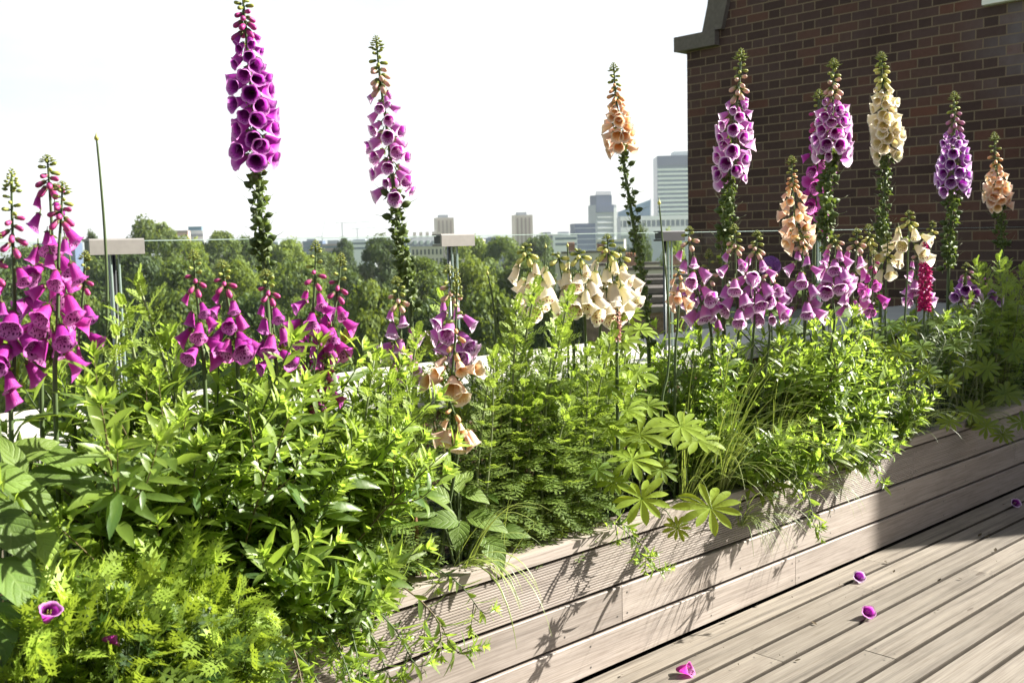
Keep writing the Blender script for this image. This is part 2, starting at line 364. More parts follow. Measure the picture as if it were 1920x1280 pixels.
M['coping'] = simple('grey_stone_coping', (0.115, 0.10, 0.088), 0.8, 0.2, var=0.35, scale=30)
M['white_paint'] = simple('white_painted_stone', (0.72, 0.72, 0.68), 0.6, 0.3, var=0.06)
M['pale_coping'] = simple('pale_rendered_coping', (0.50, 0.46, 0.40), 0.75, 0.2, var=0.12, scale=5)
M['clamp'] = simple('weathered_clamp_metal', (0.20, 0.19, 0.175), 0.5, 0.5, 0.3, 0.15, 60)
M['steel'] = simple('brushed_steel', (0.32, 0.31, 0.30), 0.42, 0.5, 0.75, 0.1, 60)
M['dark_steel'] = simple('dark_steel', (0.06, 0.06, 0.065), 0.4, 0.5, 0.6)
def glass_mat():
    t = NT('clear_glass')
    fr = t.n('Fresnel', IOR=1.45).outputs[0]
    tr = t.n('BsdfTransparent'); t.set(tr.inputs['Color'], (0.86, 0.91, 0.89))
    gl = t.n('BsdfGlossy', Roughness=0.01); t.set(gl.inputs['Color'], (0.9, 0.95, 0.95))
    mx = t.n('MixShader'); t.set(mx.inputs[0], t.math('MULTIPLY', fr, 0.3)); t.t.links.new(tr.outputs[0], mx.inputs[1]); t.t.links.new(gl.outputs[0], mx.inputs[2])
    return t.finish(mx.outputs[0])
M['glass'] = glass_mat()
M['glass_edge'] = simple('glass_edge', (0.26, 0.33, 0.30), 0.25, 0.6)
def shell_mat():
    return simple('stake_bark', (0.17, 0.085, 0.045), 0.7, 0.3, var=0.5, scale=35)
M['stake'] = shell_mat()

# ================================================================== THE SETTING
GZ = -20.0                                     # the city ground, six floors below the terrace
FACE = 1.89                                    # front face of the planter (y)
g = MB(); n = 48
ring = [g.vert((5000 * math.cos(2 * PI * k / n), 5000 * math.sin(2 * PI * k / n), GZ)) for k in range(n)]; g.face(ring)
tg = NT('park_ground')
gc = tg.ramp(tg.noise(0.03, tg.coord(), 4), [(0.35, (0.05, 0.075, 0.02)), (0.55, (0.09, 0.13, 0.03)), (0.75, (0.14, 0.14, 0.09))])
tag(obj('ground', g, tg.finish(tg.principled(gc, 0.95, 0.1))), kind='structure')

# terrace deck
dk = MB(); pitch = 0.108; gap = 0.0105
for k in range(-2, 42):
    y1 = FACE - 0.006 - k * pitch; y0 = y1 - pitch + gap
    if k < 0: continue
    x = -2.2 - R.random() * 2
    while x < 8.0:
        L = R.choice((2.4, 3.0, 3.6)); x1 = min(x + L, 7.98)
        a = R.random(); dz = R.uniform(-0.0006, 0.0006); e = 0.0022
        prof = [(y0, -0.022), (y0, -e + dz), (y0 + e, dz), (y1 - e, dz), (y1, -e + dz), (y1, -0.022)]
        A = [dk.vert((max(x, -2.2), q[0], q[1]), a) for q in prof]; B = [dk.vert((x1 - 0.0025, q[0], q[1]), a) for q in prof]
        if x1 > -2.2:
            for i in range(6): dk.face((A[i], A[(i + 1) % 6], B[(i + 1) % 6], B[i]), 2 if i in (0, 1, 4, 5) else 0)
            dk.face(A[::-1], 0); dk.face(B, 0)
            for xe in (max(x, -2.2) + 0.03, x1 - 0.03):        # screw pairs at the board ends and joists
                for yy in (y0 + 0.02, y1 - 0.02):
                    c = [dk.vert((xe + 0.0028 * math.cos(t * PI / 3), yy + 0.0028 * math.sin(t * PI / 3), dz + 0.0006), a) for t in range(6)]; dk.face(c, 1)
        x += L
tag(obj('deck', dk, [M['deck_wood'], M['screw'], M['gap_shade_wood']], smooth=False), kind='structure')
b = MB(); b.box(-2.2, 8.0, -2.8, 3.9, -0.30, -0.026)
tag(obj('terrace_floor', b, M['dark_gap']), kind='structure')
b = MB(); b.box(-2.4, 8.5, -3.0, 3.74, GZ, -0.31)
tag(obj('house_roof_below', b, M['parapet_brick']), 'tan brick house carrying the roof terrace under the deck', 'building')

# planter
PL0, PL1 = -1.8, 7.6
pr = thing('planter', 'long low weathered timber planter box along the terrace deck', 'planter', (PL0, FACE, 0))
cl = MB()
rows = [(0.006, 0.1090), (0.1195, 0.2235), (0.2340, 0.3545)]
for r, (z0, z1) in enumerate(rows):
    joints = [PL0] + ([0.35, 3.05, 5.7] if r == 0 else [-0.3, 2.155, 4.9, 6.6] if r == 1 else [0.9, 3.9, 6.3]) + [PL1]
    for i in range(len(joints) - 1):
        a = R.random(); x0, x1 = joints[i] + 0.0012, joints[i + 1] - 0.0012
        if r == 2:                              # reeded face board
            nr = 17; prof = [(FACE + 0.02, z0)]
            for k in range(nr):
                za = z0 + (z1 - z0) * k / nr; zb = z0 + (z1 - z0) * (k + 1) / nr; h = zb - za
                prof += [(FACE + 0.0022, za + 0.06 * h), (FACE, za + 0.24 * h), (FACE, za + 0.76 * h), (FACE + 0.0022, za + 0.94 * h)]
            prof += [(FACE + 0.02, z1)]
        else:
            e = 0.002; prof = [(FACE + 0.02, z0), (FACE + e, z0), (FACE, z0 + e), (FACE, z1 - e), (FACE + e, z1), (FACE + 0.02, z1)]
        A = [cl.vert((x0, q[0], q[1]), a) for q in prof]; B = [cl.vert((x1, q[0], q[1]), a) for q in prof]; m = len(prof)
        for k in range(m - 1): cl.face((A[k], B[k], B[k + 1], A[k + 1]), 0)
        cl.face(A[::-1] if False else A, 0); cl.face(B[::-1], 0)
        xs = [x0 + 0.02]
        while xs[-1] + 0.55 < x1: xs.append(xs[-1] + 0.55)
        xs.append(x1 - 0.02)
        for xe in xs:
            for zz in (z0 + 0.022, z1 - 0.022):
                c = [cl.vert((xe + 0.0030 * math.cos(t * PI / 4), FACE - 0.0007, zz + 0.0030 * math.sin(t * PI / 4)), a) for t in range(8)]; cl.face(c, 1)
part_world(obj('front_cladding', cl, [M['clad_wood'], M['screw']], smooth=False), pr)
cp = MB()
for (x0, x1) in ((PL0, 0.62), (0.622, 3.4), (3.402, 5.9), (5.902, PL1)):
    cp.box(x0, x1, FACE - 0.008, FACE + 0.085, 0.3645, 0.396, 0, R.random())
part_world(obj('cap_rail', cp, M['clad_wood'], smooth=False), pr)
bk = MB(); bk.box(PL0, PL1, FACE + 0.024, FACE + 0.05, 0.0, 0.362); bk.box(PL0, PL1, 2.53, 2.56, 0.0, 0.37)
part_world(obj('lining', bk, M['dark_gap'], smooth=False), pr)
so = MB(); nx, ny = 120, 10
ids = [[so.vert((PL0 + (PL1 - PL0) * i / nx, FACE + 0.06 + (2.52 - FACE - 0.06) * j / ny, 0.325 + R.uniform(-0.012, 0.012))) for j in range(ny + 1)] for i in range(nx + 1)]
for i in range(nx):
    for j in range(ny): so.face((ids[i][j], ids[i + 1][j], ids[i + 1][j + 1], ids[i][j + 1]))
tag(obj('soil', so, M['soil']), kind='structure')

# glass balustrade: clamps on posts, panels between
GD = 2.62
posts = [213 - 0, 850, 1256]
px_to_X = lambda px, D: at(px, 445, D).x
X0 = px_to_X(213, GD); SP = px_to_X(850, GD) - X0; X1 = px_to_X(1256, GD); SP = (X1 - X0) / 2
plabels = {-2: None, -1: 'glass clamp post past the near end of the planting', 0: 'steel glass clamp post beside the tall allium bud and magenta foxgloves', 1: 'steel glass clamp post above the two lilac foxgloves, below a far tower block',
           2: 'dark steel glass clamp post beside the brick gable and slim allium bud', 3: 'steel glass clamp post hidden behind the lilac foxgloves by the brick wall', 4: 'steel glass clamp post at the brick wall end of the glass'}
topz = 1.19 - (449 - 450.5) / F * 2.4
topz = at(1000, 438.6, GD).z
for k in range(0, 4):
    x = X0 + SP * k
    if x > 7.6: continue
    t = thing('glass_clamp_post', plabels[k], 'clamp post', (x, GD, 0), 0, 'clamp posts of the glass balustrade')
    m = MB(); m.tube([(0, 0.03, 0.0), (0, 0.03, topz - 0.03)], 0.0052, 12); obj('post', m, M['steel' if k < 2 else 'dark_steel'], t)
    m = MB(); m.tube([(0.011, 0.034, 0.0), (0.011, 0.034, topz - 0.03)], 0.0048, 8); obj('rear_rod', m, M['dark_steel'], t)
    c = MB()
    L = 0.07; z0, z1 = topz - 0.036, topz + 0.004
    # channel section: front web, top flange, back lip; extruded along the rail
    sec = [(-0.022, z0), (0.026, z0), (0.026, z0 + 0.008), (-0.014, z0 + 0.008), (-0.014, z1 - 0.006), (0.026, z1 - 0.006), (0.026, z1), (-0.018, z1), (-0.022, z1 - 0.004)]
    c.prism(sec, -L, L, 'x'); obj('clamp_channel', c, M['clamp' if k < 2 else 'dark_steel'], t, smooth=False)
    c = MB(); c.box(-L + 0.004, L - 0.004, -0.013, 0.022, z0 + 0.009, z1 - 0.007); obj('clamp_pad', c, M['dark_steel'], t, smooth=False)
gl_lab = ['clear glass balustrade panel past the first clamp at the near end', 'clear glass balustrade panel behind the tallest deep purple foxglove', 'clear glass balustrade panel behind the cream foxglove cluster',
          'clear glass balustrade panel in front of the brick wall, nearest the dark clamp', 'clear glass balustrade panel in front of the brick wall, farthest along']
for k in range(-1, 4):
    x0, x1 = X0 + SP * k + 0.012, X0 + SP * (k + 1) - 0.012
    if k == 3: x1 = 7.9
    t = thing('glass_balustrade', gl_lab[k + 1], 'glass panel', ((x0 + x1) / 2, GD, 0), 0, 'glass balustrade panels')
    h = (x1 - x0) / 2
    m = MB(); i = [m.vert((-h, 0, 0.36)), m.vert((h, 0, 0.36)), m.vert((h, 0, topz - 0.004)), m.vert((-h, 0, topz - 0.004))]; m.face(i)
    obj('pane', m, M['glass'], t, smooth=False)
    m = MB(); m.box(-h, h, -0.004, 0.004, topz - 0.0035, topz - 0.0012)
    m.box(-h - 0.003, -h, -0.004, 0.004, 0.36, topz - 0.0035); m.box(h, h + 0.003, -0.004, 0.004, 0.36, topz - 0.0035)
    obj('polished_edge', m, M['glass_edge'], t, smooth=False)

# broad roof parapet just outside the glass
t = thing('roof_parapet', 'broad pale roof parapet running along outside the glass', 'parapet', (2, 2.93, 0))
m = MB(); m.box(-3.5, 7.95, 2.96, 3.72, -0.3, 0.60); part_world(obj('brick_face', m, M['parapet_brick'], smooth=False), t)
m = MB(); m.box(-3.5, 7.95, 2.92, 3.76, 0.602, 0.655); part_world(obj('coping', m, M['pale_coping'], smooth=False), t)

# brick building closing the far end of the terrace
bt = thing('brick_gable', 'dark brick gable wall with chimney stack closing off the terrace', 'building', (8, 3, 0))
yl = atX(1289, 250, 8).y; zsh = atX(1289, 97, 8).z
yr = atX(1846, 20, 8).y; zr = atX(1846, 13, 8).z
yc = atX(1345, 60, 8).y
poly = [(-0.38, -0.3), (yl, -0.3), (yl, zsh), (yc, zsh), (yc, 5.0), (yr, 5.0), (yr, zr), (2.55, zr), (2.5, 3.4), (-0.38, 3.4)]  # out-of-view end of the wall is raised to lengthen its shadow
m = MB(); m.prism(poly, 8.0, 11.0, 'x'); part_world(obj('wall', m, M['brick'], smooth=False), bt)
m = MB(); pz = 0.565; m.box(7.955, 7.998, -0.37, yl + 0.01, -0.02, pz); part_world(obj('plinth', m, M['plinth'], smooth=False), bt)
m = MB(); m.box(-4.0, 7.4, -3.2, -2.85, -0.3, 3.3); part_world(obj('added_sky_blocker', m, M['blocker_brick'], smooth=False), bt)  # unseen wall added behind the camera to block part of the sky light
# coping stone and the curved flashing that climbs the stack
ya = atX(1272, 85, 8).y
cz0 = zsh; cz1 = cz0 + 0.135
m = MB(); m.box(7.93, 11.05, yc - 0.02, ya, cz0 + 0.002, cz1)
part_world(obj('coping_stone', m, M['coping'], smooth=False), bt)
m = MB()
prof = []
for k in range(9):
    f = k / 8; z = cz1 + 0.002 + f * 1.9; y = (yc - 0.02) + 0.02 - 0.23 * (f ** 0.62) + 0.06
    prof.append((y, z))
out = [(y + 0.075, z) for y, z in prof]; inn = [(y - 0.14, z) for y, z in prof]
m.prism(out + inn[::-1], 7.95, 11.02, 'x'); part_world(obj('stack_cheek', m, M['coping'], smooth=False), bt)
m = MB(); m.box(7.94, 11.05, 2.6, yr - 0.003, zr + 0.002, zr + 0.16); part_world(obj('white_coping', m, M['white_paint'], smooth=False), bt)

# ------------------------------------------------------------------ neighbouring terrace roofs
M['roofbrick'] = brick_mat('brown_house_brick', 0.225, 0.1125, 0.075, 0.01, [(0, (0.12, 0.065, 0.045)), (1, (0.21, 0.12, 0.085))], (0.22, 0.17, 0.13), 0)
M['slate'] = simple('brown_slate', (0.10, 0.082, 0.075), 0.8, 0.2, var=0.3, scale=3)
M['stucco'] = simple('cream_stucco', (0.52, 0.48, 0.41), 0.85, 0.2, var=0.08, scale=0.4)
M['pot'] = simple('clay_pot', (0.34, 0.16, 0.09), 0.8, 0.2)
M['pane'] = simple('window_pane', (0.05, 0.06, 0.075), 0.15, 0.6)
M['lead'] = simple('lead_sheet', (0.25, 0.26, 0.27), 0.6, 0.4, var=0.15, scale=1.5)

def place(name, label, cat, px, f, yaw=0.0, group=None, z=GZ):
    p = atf(px, 442, f)
    return thing(name, label, cat, (p.x, p.y, z), PHI - PI / 2 + yaw, group)
def zpx(px, py, f): return atf(px, py, f).z
def wpx(n, f): return n / F * f

def terrace_house(px, py, f, w, label, yaw, cream=False, steps=3, nch=2):
    h = zpx(px, py, f) - GZ
    t = place('terrace_house', label, 'house', px, f, yaw, 'brown terraced houses past the parapet')
    m = MB(); m.box(-w / 2, w / 2, 0, 7, 0, h); obj('wall', m, M['stucco' if cream else 'roofbrick'], t, False)
    m = MB()
    for k in range(steps):
        m.box(-w / 2 - 0.12, w / 2 + 0.12, -0.15 + 1.7 * k, 1.2 + 1.7 * k, h + 0.01 + 0.28 * k, h + 0.24 + 0.28 * k)
        m.box(-w / 2, w / 2, 1.2 + 1.7 * k, 1.55 + 1.7 * k, h + 0.01, h + 0.22 + 0.28 * k)
    rf = obj('roof', m, M['slate'], t, False)
    for cx in (-w * 0.36, w * 0.12)[:nch]:
        m = MB(); m.box(cx, cx + 0.9, 3.2, 3.9, h + 0.25, h + 1.0); m.box(cx - 0.06, cx + 0.96, 3.14, 3.96, h + 1.0, h + 1.1)
        ch = obj('chimney', m, M['roofbrick'], rf, False)
    for k in range(4 if nch else 0):
        m = MB(); cx = -w * 0.36 + 0.12 + 0.22 * k
        m.tube([(cx, 3.55, h + 1.11), (cx, 3.55, h + 1.4)], [0.09, 0.07], 8); obj('chimney_pot', m, M['pot'], rf)
    nw = max(2, int(w / 1.7))
    for s in range(2):
        for k in range(nw):
            x = -w / 2 + (k + 0.5) * w / nw; z = h - 2.1 - 2.9 * s
            m = MB(); m.box(x - 0.48, x + 0.48, -0.05, -0.012, z - 0.75, z + 0.75); m.box(x - 0.6, x + 0.6, -0.12, -0.051, z - 0.88, z - 0.752)
            wn = obj('window', m, M['white_paint'], t, False)
            m = MB()
            for (xa, xb) in ((-0.42, -0.03), (0.03, 0.42)):
                for (za, zb) in ((-0.69, -0.03), (0.03, 0.69)): m.box(x + xa, x + xb, -0.058, -0.052, z + za, z + zb)
            obj('pane', m, M['pane'], wn, False)
terrace_house(1330, 583, 40, 7.2, 'brown brick terraced house with stepped roof, closest past the parapet', 0.12, False, 3, 0)
terrace_house(1312, 556, 52, 8.0, 'brown terraced house with stepped roof behind the dark clamp post', 0.12, False, 3, 0)
terrace_house(1305, 530, 66, 9.2, 'brown terraced house with windows beside the brick gable corner', 0.12, False, 2, 0)
terrace_house(1255, 505, 84, 8.0, 'cream fronted terraced house with chimneys below the trees and towers', 0.1, True, 1, 2)
terrace_house(1180, 497, 96, 5.5, 'cream fronted house behind the peach foxglove stem', 0.1, True, 1, 1)
terrace_house(1115, 474, 130, 8.0, 'pale stone house with chimneys beneath the tower under construction', 0.1, True, 1, 2)

# ------------------------------------------------------------------ distant towers
def colr(name, c, rough=0.6): return simple(name, c, rough, 0.4, var=0.08, scale=0.15)
M['t_white'] = colr('pale_spandrel', (0.62, 0.68, 0.64)); M['t_glass'] = colr('blue_grey_glazing', (0.07, 0.11, 0.16), 0.25)
M['t_dark'] = colr('dark_louvre', (0.07, 0.095, 0.17)); M['t_conc'] = colr('grey_concrete', (0.27, 0.30, 0.35)); M['t_beige'] = colr('beige_concrete', (0.46, 0.40, 0.36))
M['t_brown'] = colr('brown_panel', (0.26, 0.20, 0.19)); M['t_pink'] = colr('pinkish_brick', (0.46, 0.30, 0.29)); M['t_blue'] = colr('tinted_glass', (0.08, 0.17, 0.24), 0.2); M['t_pale'] = colr('white_cladding', (0.62, 0.64, 0.66))

def tower(px0, px1, py_top, f, label, yaw, body, depth, name='tower_block', cat='tower'):
    cx = (px0 + px1) / 2; w = wpx(px1 - px0, f); h = zpx(cx, py_top, f) - GZ
    t = place(name, label, cat, cx, f, yaw)
    m = MB(); m.box(-w / 2, w / 2, 0, depth, 0, h); obj('wall', m, body, t, False)
    return t, w, h
# tall office tower against the gable
f = 900; t, w, h = tower(1234, 1340, 292, f, 'tall pale office tower with dark top floors beside the brick gable', 0.0, M['t_glass'], 26, 'office_tower')
fl = 3.75; nfl = 30; me = None
m = MB()
for a0, a1 in ((-0.495, 0.245), (0.325, 0.495)): m.box(w * a0, w * a1, -0.5, -0.02, 0, 1.75)
me = m.mesh('spandrel', [M['t_white']], False)
for k in range(nfl):
    o = link('spandrel', me, t); o.location = (0, 0, h - 8.5 - fl * (k + 1))
m = MB(); m.box(-w * 0.5 - 0.3, w * 0.25, -0.6, -0.03, h - 8, h + 0.3); m.box(w * 0.33, w * 0.5, -0.6, -0.03, h - 8, h + 0.3); obj('top_band', m, M['t_dark'], t, False)
m = MB(); m.box(w * 0.255, w * 0.315, -0.8, -0.03, 0, h + 0.2); obj('service_shaft', m, M['t_dark'], t, False)
m = MB(); m.box(-w * 0.2, w * 0.4, 4, 20, h + 0.01, h + 4); obj('plant_room', m, M['t_pale'], t, False)
# long low building with fins
f = 780; t, w, h = tower(1165, 1340, 404, f, 'long pale office building with vertical fins below the tall office tower', 0.0, M['t_conc'], 30, 'office_building', 'building')
m = MB(); m.box(-w / 2 - 0.4, w / 2, -1.2, -0.02, h - 3.2, h); obj('parapet_band', m, M['t_pale'], t, False)
m = MB(); m.box(-w / 2, w / 2, -0.3, -0.02, h - 7.5, h - 3.3); obj('window_strip', m, M['t_glass'], t, False)
m = MB(); m.box(-0.35, 0.35, -1.4, -0.31, h - 8, h - 3.25); me = m.mesh('fin', [M['t_pale']], False)
for k in range(20):
    o = link('fin', me, t); o.location.x = -w / 2 + 1 + (w - 2) * k / 19
m = MB(); m.box(-w / 2 - 0.2, w / 2, -0.9, -0.02, h - 14, h - 8.2); obj('spandrel', m, M['t_pale'], t, False)
# tower under construction
f = 700; t, w, h = tower(1117, 1158, 384, f, 'grey tower under construction with spiky dark top floors', 0.35, M['t_conc'], 13)
m = MB(); m.box(-w * 0.47, w * 0.30, 0.5, 11, h + 0.01, h + 6.5); top = obj('core', m, M['t_dark'], t, False)
m = MB()
for k in range(9): m.box(-w * 0.47 + k * w * 0.085, -w * 0.47 + k * w * 0.085 + 0.5, 0.4, 0.9, h + 6.5, h + 9)
obj('scaffold', m, M['t_dark'], t, False)
m = MB(); m.box(-w * 0.53, w * 0.36, -0.6, -0.02, h - 5, h + 0.02); obj('screen', m, M['t_dark'], t, False)
m = MB(); m.box(-w * 0.45, w * 0.32, -0.25, -0.02, 0, 0.7); me = m.mesh('floor_slab', [M['t_pale']], False)
for k in range(9):
    o = link('floor_slab', me, t); o.location.z = h - 8.5 - k * 3.6
m = MB(); m.box(w * 0.36, w * 0.51, -0.4, 12.9, 0, h - 2); obj('lift_shaft', m, M['t_pale'], t, False)
# slanted glass block
f = 820; t = place('glass_building', 'slanting blue glass office block behind the peach foxglove stem', 'building', 1190, f, 0.0)
w = wpx(62, f); h1 = zpx(1160, 398, f) - GZ; h2 = zpx(1222, 374, f) - GZ
m = MB(); m.prism([(-w / 2, 0), (w * 0.46, 0), (w * 0.5, h2), (-w / 2, h1)], 0, 20, 'y'); obj('wall', m, M['t_blue'], t, False)
for k in range(7):
    m = MB(); z = h1 - 4 - 4 * k; m.box(-w / 2, w * 0.455, -0.25, -0.02, z, z + 0.7); obj('floor_slab', m, M['t_conc'], t, False)
m = MB(); m.prism([(w * 0.44, 0), (w * 0.475, 0), (w * 0.515, h2 + 1), (w * 0.485, h2 + 1)], -0.5, -0.03, 'y'); obj('edge_fin', m, M['t_pale'], t, False)
# dark block
t, w, h = tower(1078, 1117, 419, 620, 'low dark slate coloured block left of the tower under construction', 0.15, M['t_dark'], 14, 'office_building', 'building')
m = MB(); m.box(-w * 0.5, w * 0.5, -0.3, -0.02, 0, 0.5); me = m.mesh('floor_slab', [M['t_conc']], False)
for k in range(5): o = link('floor_slab', me, t); o.location.z = h - 3 - k * 3.2
# two residential towers
for (a, b_, y, lab, bod) in ((966, 1000, 403, 'beige residential tower with vertical window strips above the cream foxgloves', 't_beige'), (819, 852, 408, 'pale brown residential tower rising behind the glass clamp', 't_beige')):
    t, w, h = tower(a, b_, y, 750, lab, 0.28, M[bod], 9)
    for k in range(4):
        m = MB(); x = -w * 0.42 + k * w * 0.23; m.box(x, x + w * 0.10, -0.3, -0.02, 2, h - 2); obj('window_strip', m, M['t_brown'], t, False)
    m = MB(); m.box(w * 0.51, w * 0.53, 1, 8, 2, h - 2); obj('side_windows', m, M['t_pale'], t, False)
    m = MB(); m.box(-w * 0.3, w * 0.2, 2, 7, h + 0.01, h + 2); obj('plant_room', m, M['t_conc'], t, False)
# pink mansion pair
t, w, h = tower(322, 352, 436, 520, 'pinkish brick apartment block on the horizon above the trees', 0.2, M['t_pink'], 12, 'apartment_block', 'building')
for k in range(4):
    m = MB(); m.box(-w * 0.48, w * 0.48, -0.25, -0.02, h - 3 - 3 * k, h - 1.6 - 3 * k); obj('window_strip', m, M['t_pale'], t, False)
m = MB(); m.box(-w * 0.5, w * 0.5, -0.4, 12, h + 0.01, h + 1); obj('roof', m, M['t_brown'], t, False)
t, w, h = tower(351, 381, 432, 540, 'white apartment block with blue roof level on the horizon above the trees', 0.2, M['t_pale'], 12, 'apartment_block', 'building')
for k in range(4):
    m = MB(); m.box(-w * 0.48, w * 0.48, -0.25, -0.02, h - 3.2 - 3 * k, h - 1.8 - 3 * k); obj('window_strip', m, M['t_conc'], t, False)
m = MB(); m.box(-w * 0.4, w * 0.4, 0.5, 11, h + 0.01, h + 2); obj('roof', m, M['t_blue'], t, False)
# mansion terrace with dormers
t, w, h = tower(770, 830, 462, 330, 'pale mansion terrace with grey roof and chimneys among the park trees', 0.1, M['stucco'], 10, 'mansion_terrace', 'building')
m = MB(); m.prism([(-0.3, h + 0.01), (10.3, h + 0.01), (7.5, h + 3.0), (2.0, h + 3.0)], -w / 2 - 0.2, w / 2 + 0.2, 'x'); rf = obj('roof', m, M['lead'], t, False)
for k in range(5):
    m = MB(); x = -w * 0.42 + k * w * 0.2; m.box(x, x + 1.0, 4.5, 5.6, h + 2.4, h + 4.6); obj('chimney', m, M['stucco'], rf, False)
    m = MB(); m.box(x + 0.2, x + 1.1, 0.15, 1.6, h + 0.5, h + 1.9); obj('dormer', m, M['t_pale'], rf, False)
for s in range(2):
    for k in range(8):
        m = MB(); x = -w * 0.46 + k * w * 0.122; m.box(x, x + 0.55, -0.08, -0.012, h - 2.6 - 2.9 * s, h - 0.9 - 2.9 * s); obj('window', m, M['pane'], t, False)
# low city blocks along the horizon
lowm = [M['t_conc'], M['t_beige'], M['t_dark'], M['t_brown'], M['t_pale'], M['stucco']]
for k, (a, b_, y, f) in enumerate(((470, 520, 454, 760), (525, 566, 456, 700), (566, 604, 452, 820), (604, 652, 457, 640), (650, 702, 451, 700), (700, 748, 454, 800), (742, 775, 448, 900), (860, 905, 449, 800),
                                   (900, 965, 446, 850), (1010, 1046, 440, 900), (1040, 1082, 441, 600), (1118, 1170, 449, 560), (180, 240, 455, 800), (400, 450, 454, 800), (60, 140, 456, 780))):
    cx = (a + b_) / 2; w = wpx(b_ - a, f); h = zpx(cx, y, f) - GZ
    t = place('city_building', 'low grey city building on the hazy horizon beyond the park trees', 'building', cx, f, R.uniform(-0.2, 0.2), 'low city buildings on the horizon')
    m = MB(); m.box(-w / 2, w / 2, 0, 12, 0, h); obj('wall', m, lowm[k % 6], t, False)
    m = MB(); m.box(-w * 0.48, w * 0.48, -0.2, -0.02, h - 2.6, h - 1.2); m.box(-w * 0.48, w * 0.48, -0.2, -0.02, h - 5.8, h - 4.4); obj('window_strip', m, M['t_glass'], t, False)
    m = MB(); m.box(-w * 0.3, w * 0.15, 2, 8, h + 0.01, h + R.uniform(0.8, 2.2)); obj('plant_room', m, M['t_conc'], t, False)
# tower cranes, thin and pale with distance
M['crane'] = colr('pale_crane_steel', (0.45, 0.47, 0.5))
for (px, y, f, jl, lab, tilt) in ((642, 417, 1000, 26, 'tower crane with level jib on the horizon above the park', 0.0), (670, 428, 1100, 20, 'lower tower crane with level jib on the far horizon', 0.0), (604, 408, 1000, 16, 'luffing crane with raised jib on the far horizon', 1.35)):
    h = zpx(px, y, f) - GZ; t = place('tower_crane', lab, 'crane', px, f, 0.2)
    hm = h if tilt == 0 else h - 18
    m = MB(); m.box(-0.45, 0.45, -0.45, 0.45, 0, hm); obj('mast', m, M['crane'], t, False)
    m = MB(); d = Vector((math.cos(tilt), 0, math.sin(tilt))); m.tube([Vector((0, 0, hm)) - Vector((6, 0, 0)), Vector((0, 0, hm + 0.01)), Vector((0, 0, hm)) + d * jl], [0.4, 0.4, 0.3], 6); obj('jib', m, M['crane'], t, False)

# ------------------------------------------------------------------ park trees
def crown_mesh(seed, leaf=0.26, nclump=74, per=230):
    r = random.Random(seed); m = MB()
    # crown in a unit-ish volume: z 0.28..1, radius ~0.42 (scaled to the tree later); leaf sizes in the same units
    clumps = []
    for k in range(nclump):
        th = r.uniform(0, 2 * PI); cz = r.uniform(-0.9, 1.0); rr = math.sqrt(max(0.0, 1 - cz * cz)) * r.uniform(0.62, 1.0) * (1 + 0.16 * math.sin(3 * th + seed))
        c = Vector((math.cos(th) * rr * 0.36, math.sin(th) * rr * 0.36, 0.63 + cz * (0.34 if cz > 0 else 0.30)))
        clumps.append((c, r.uniform(0.08, 0.15)))
    for c, s in clumps:
        age0 = r.uniform(0, 0.7)
        for j in range(per):
            d = Vector((r.gauss(0, 1), r.gauss(0, 1), r.gauss(0, 0.8)))
            d.normalize(); p = c + Vector((d.x, d.y, d.z * 0.75)) * s * (r.random() ** 0.4)
            nv = (d + Vector((r.gauss(0, .6), r.gauss(0, .6), r.gauss(0, .6) + 0.4))).normalized()
            u = nv.orthogonal().normalized(); u = Matrix.Rotation(r.uniform(0, 6.28), 3, nv) @ u; w = nv.cross(u)
            L = 0.017 * r.uniform(0.7, 1.4); a = min(1, max(0, age0 + r.uniform(-0.2, 0.3)))
            i = [m.vert(p - u * L, a), m.vert(p - w * L * 0.55, a), m.vert(p + u * L, a), m.vert(p + w * L * 0.55, a)]; m.face(i)
    return m
def trunk_mesh(seed):
    r = random.Random(seed + 99); m = MB()
    m.tube([(0, 0, 0), (0.004, 0, 0.2), (0.0, 0.01, 0.45), (0.01, 0, 0.75)], [0.026, 0.02, 0.014, 0.005], 8)
    for k in range(7):
        th = k * 2.4; z = r.uniform(0.26, 0.5); L = r.uniform(0.16, 0.3)
        a = Vector((0, 0, z)); b_ = a + Vector((math.cos(th) * L * 0.6, math.sin(th) * L * 0.6, L * 0.5)); c = a + Vector((math.cos(th) * L, math.sin(th) * L, L * 1.0))
        m.tube([a, b_, c], [0.011, 0.007, 0.003], 6)
    return m
NV = 6
crowns = {}
for s in range(NV):
    cm = crown_mesh(s)
    for q in 'abc': crowns[(s, q)] = cm.mesh('crown', [M['crown_' + q]], False)
trunks = [trunk_mesh(s).mesh('trunk', [M['bark']]) for s in range(NV)]
hue = {'a': 'mid green', 'b': 'dark green', 'c': 'pale green'}
def tree(px, py, f, wide, q, v, where):
    p = atf(px, py, f); h = p.z - GZ
    t = thing('park_tree', hue[q] + ' park tree ' + where, 'tree', (p.x, p.y, GZ), R.uniform(0, 6.28), 'park trees beyond the glass')
    s = wpx(wide, f) / 0.80
    c = link('crown', crowns[(v, q)], t); c.scale = (s, s, h / 0.99)
    k = link('trunk', trunks[v], t); k.scale = (s, s, h / 0.99)
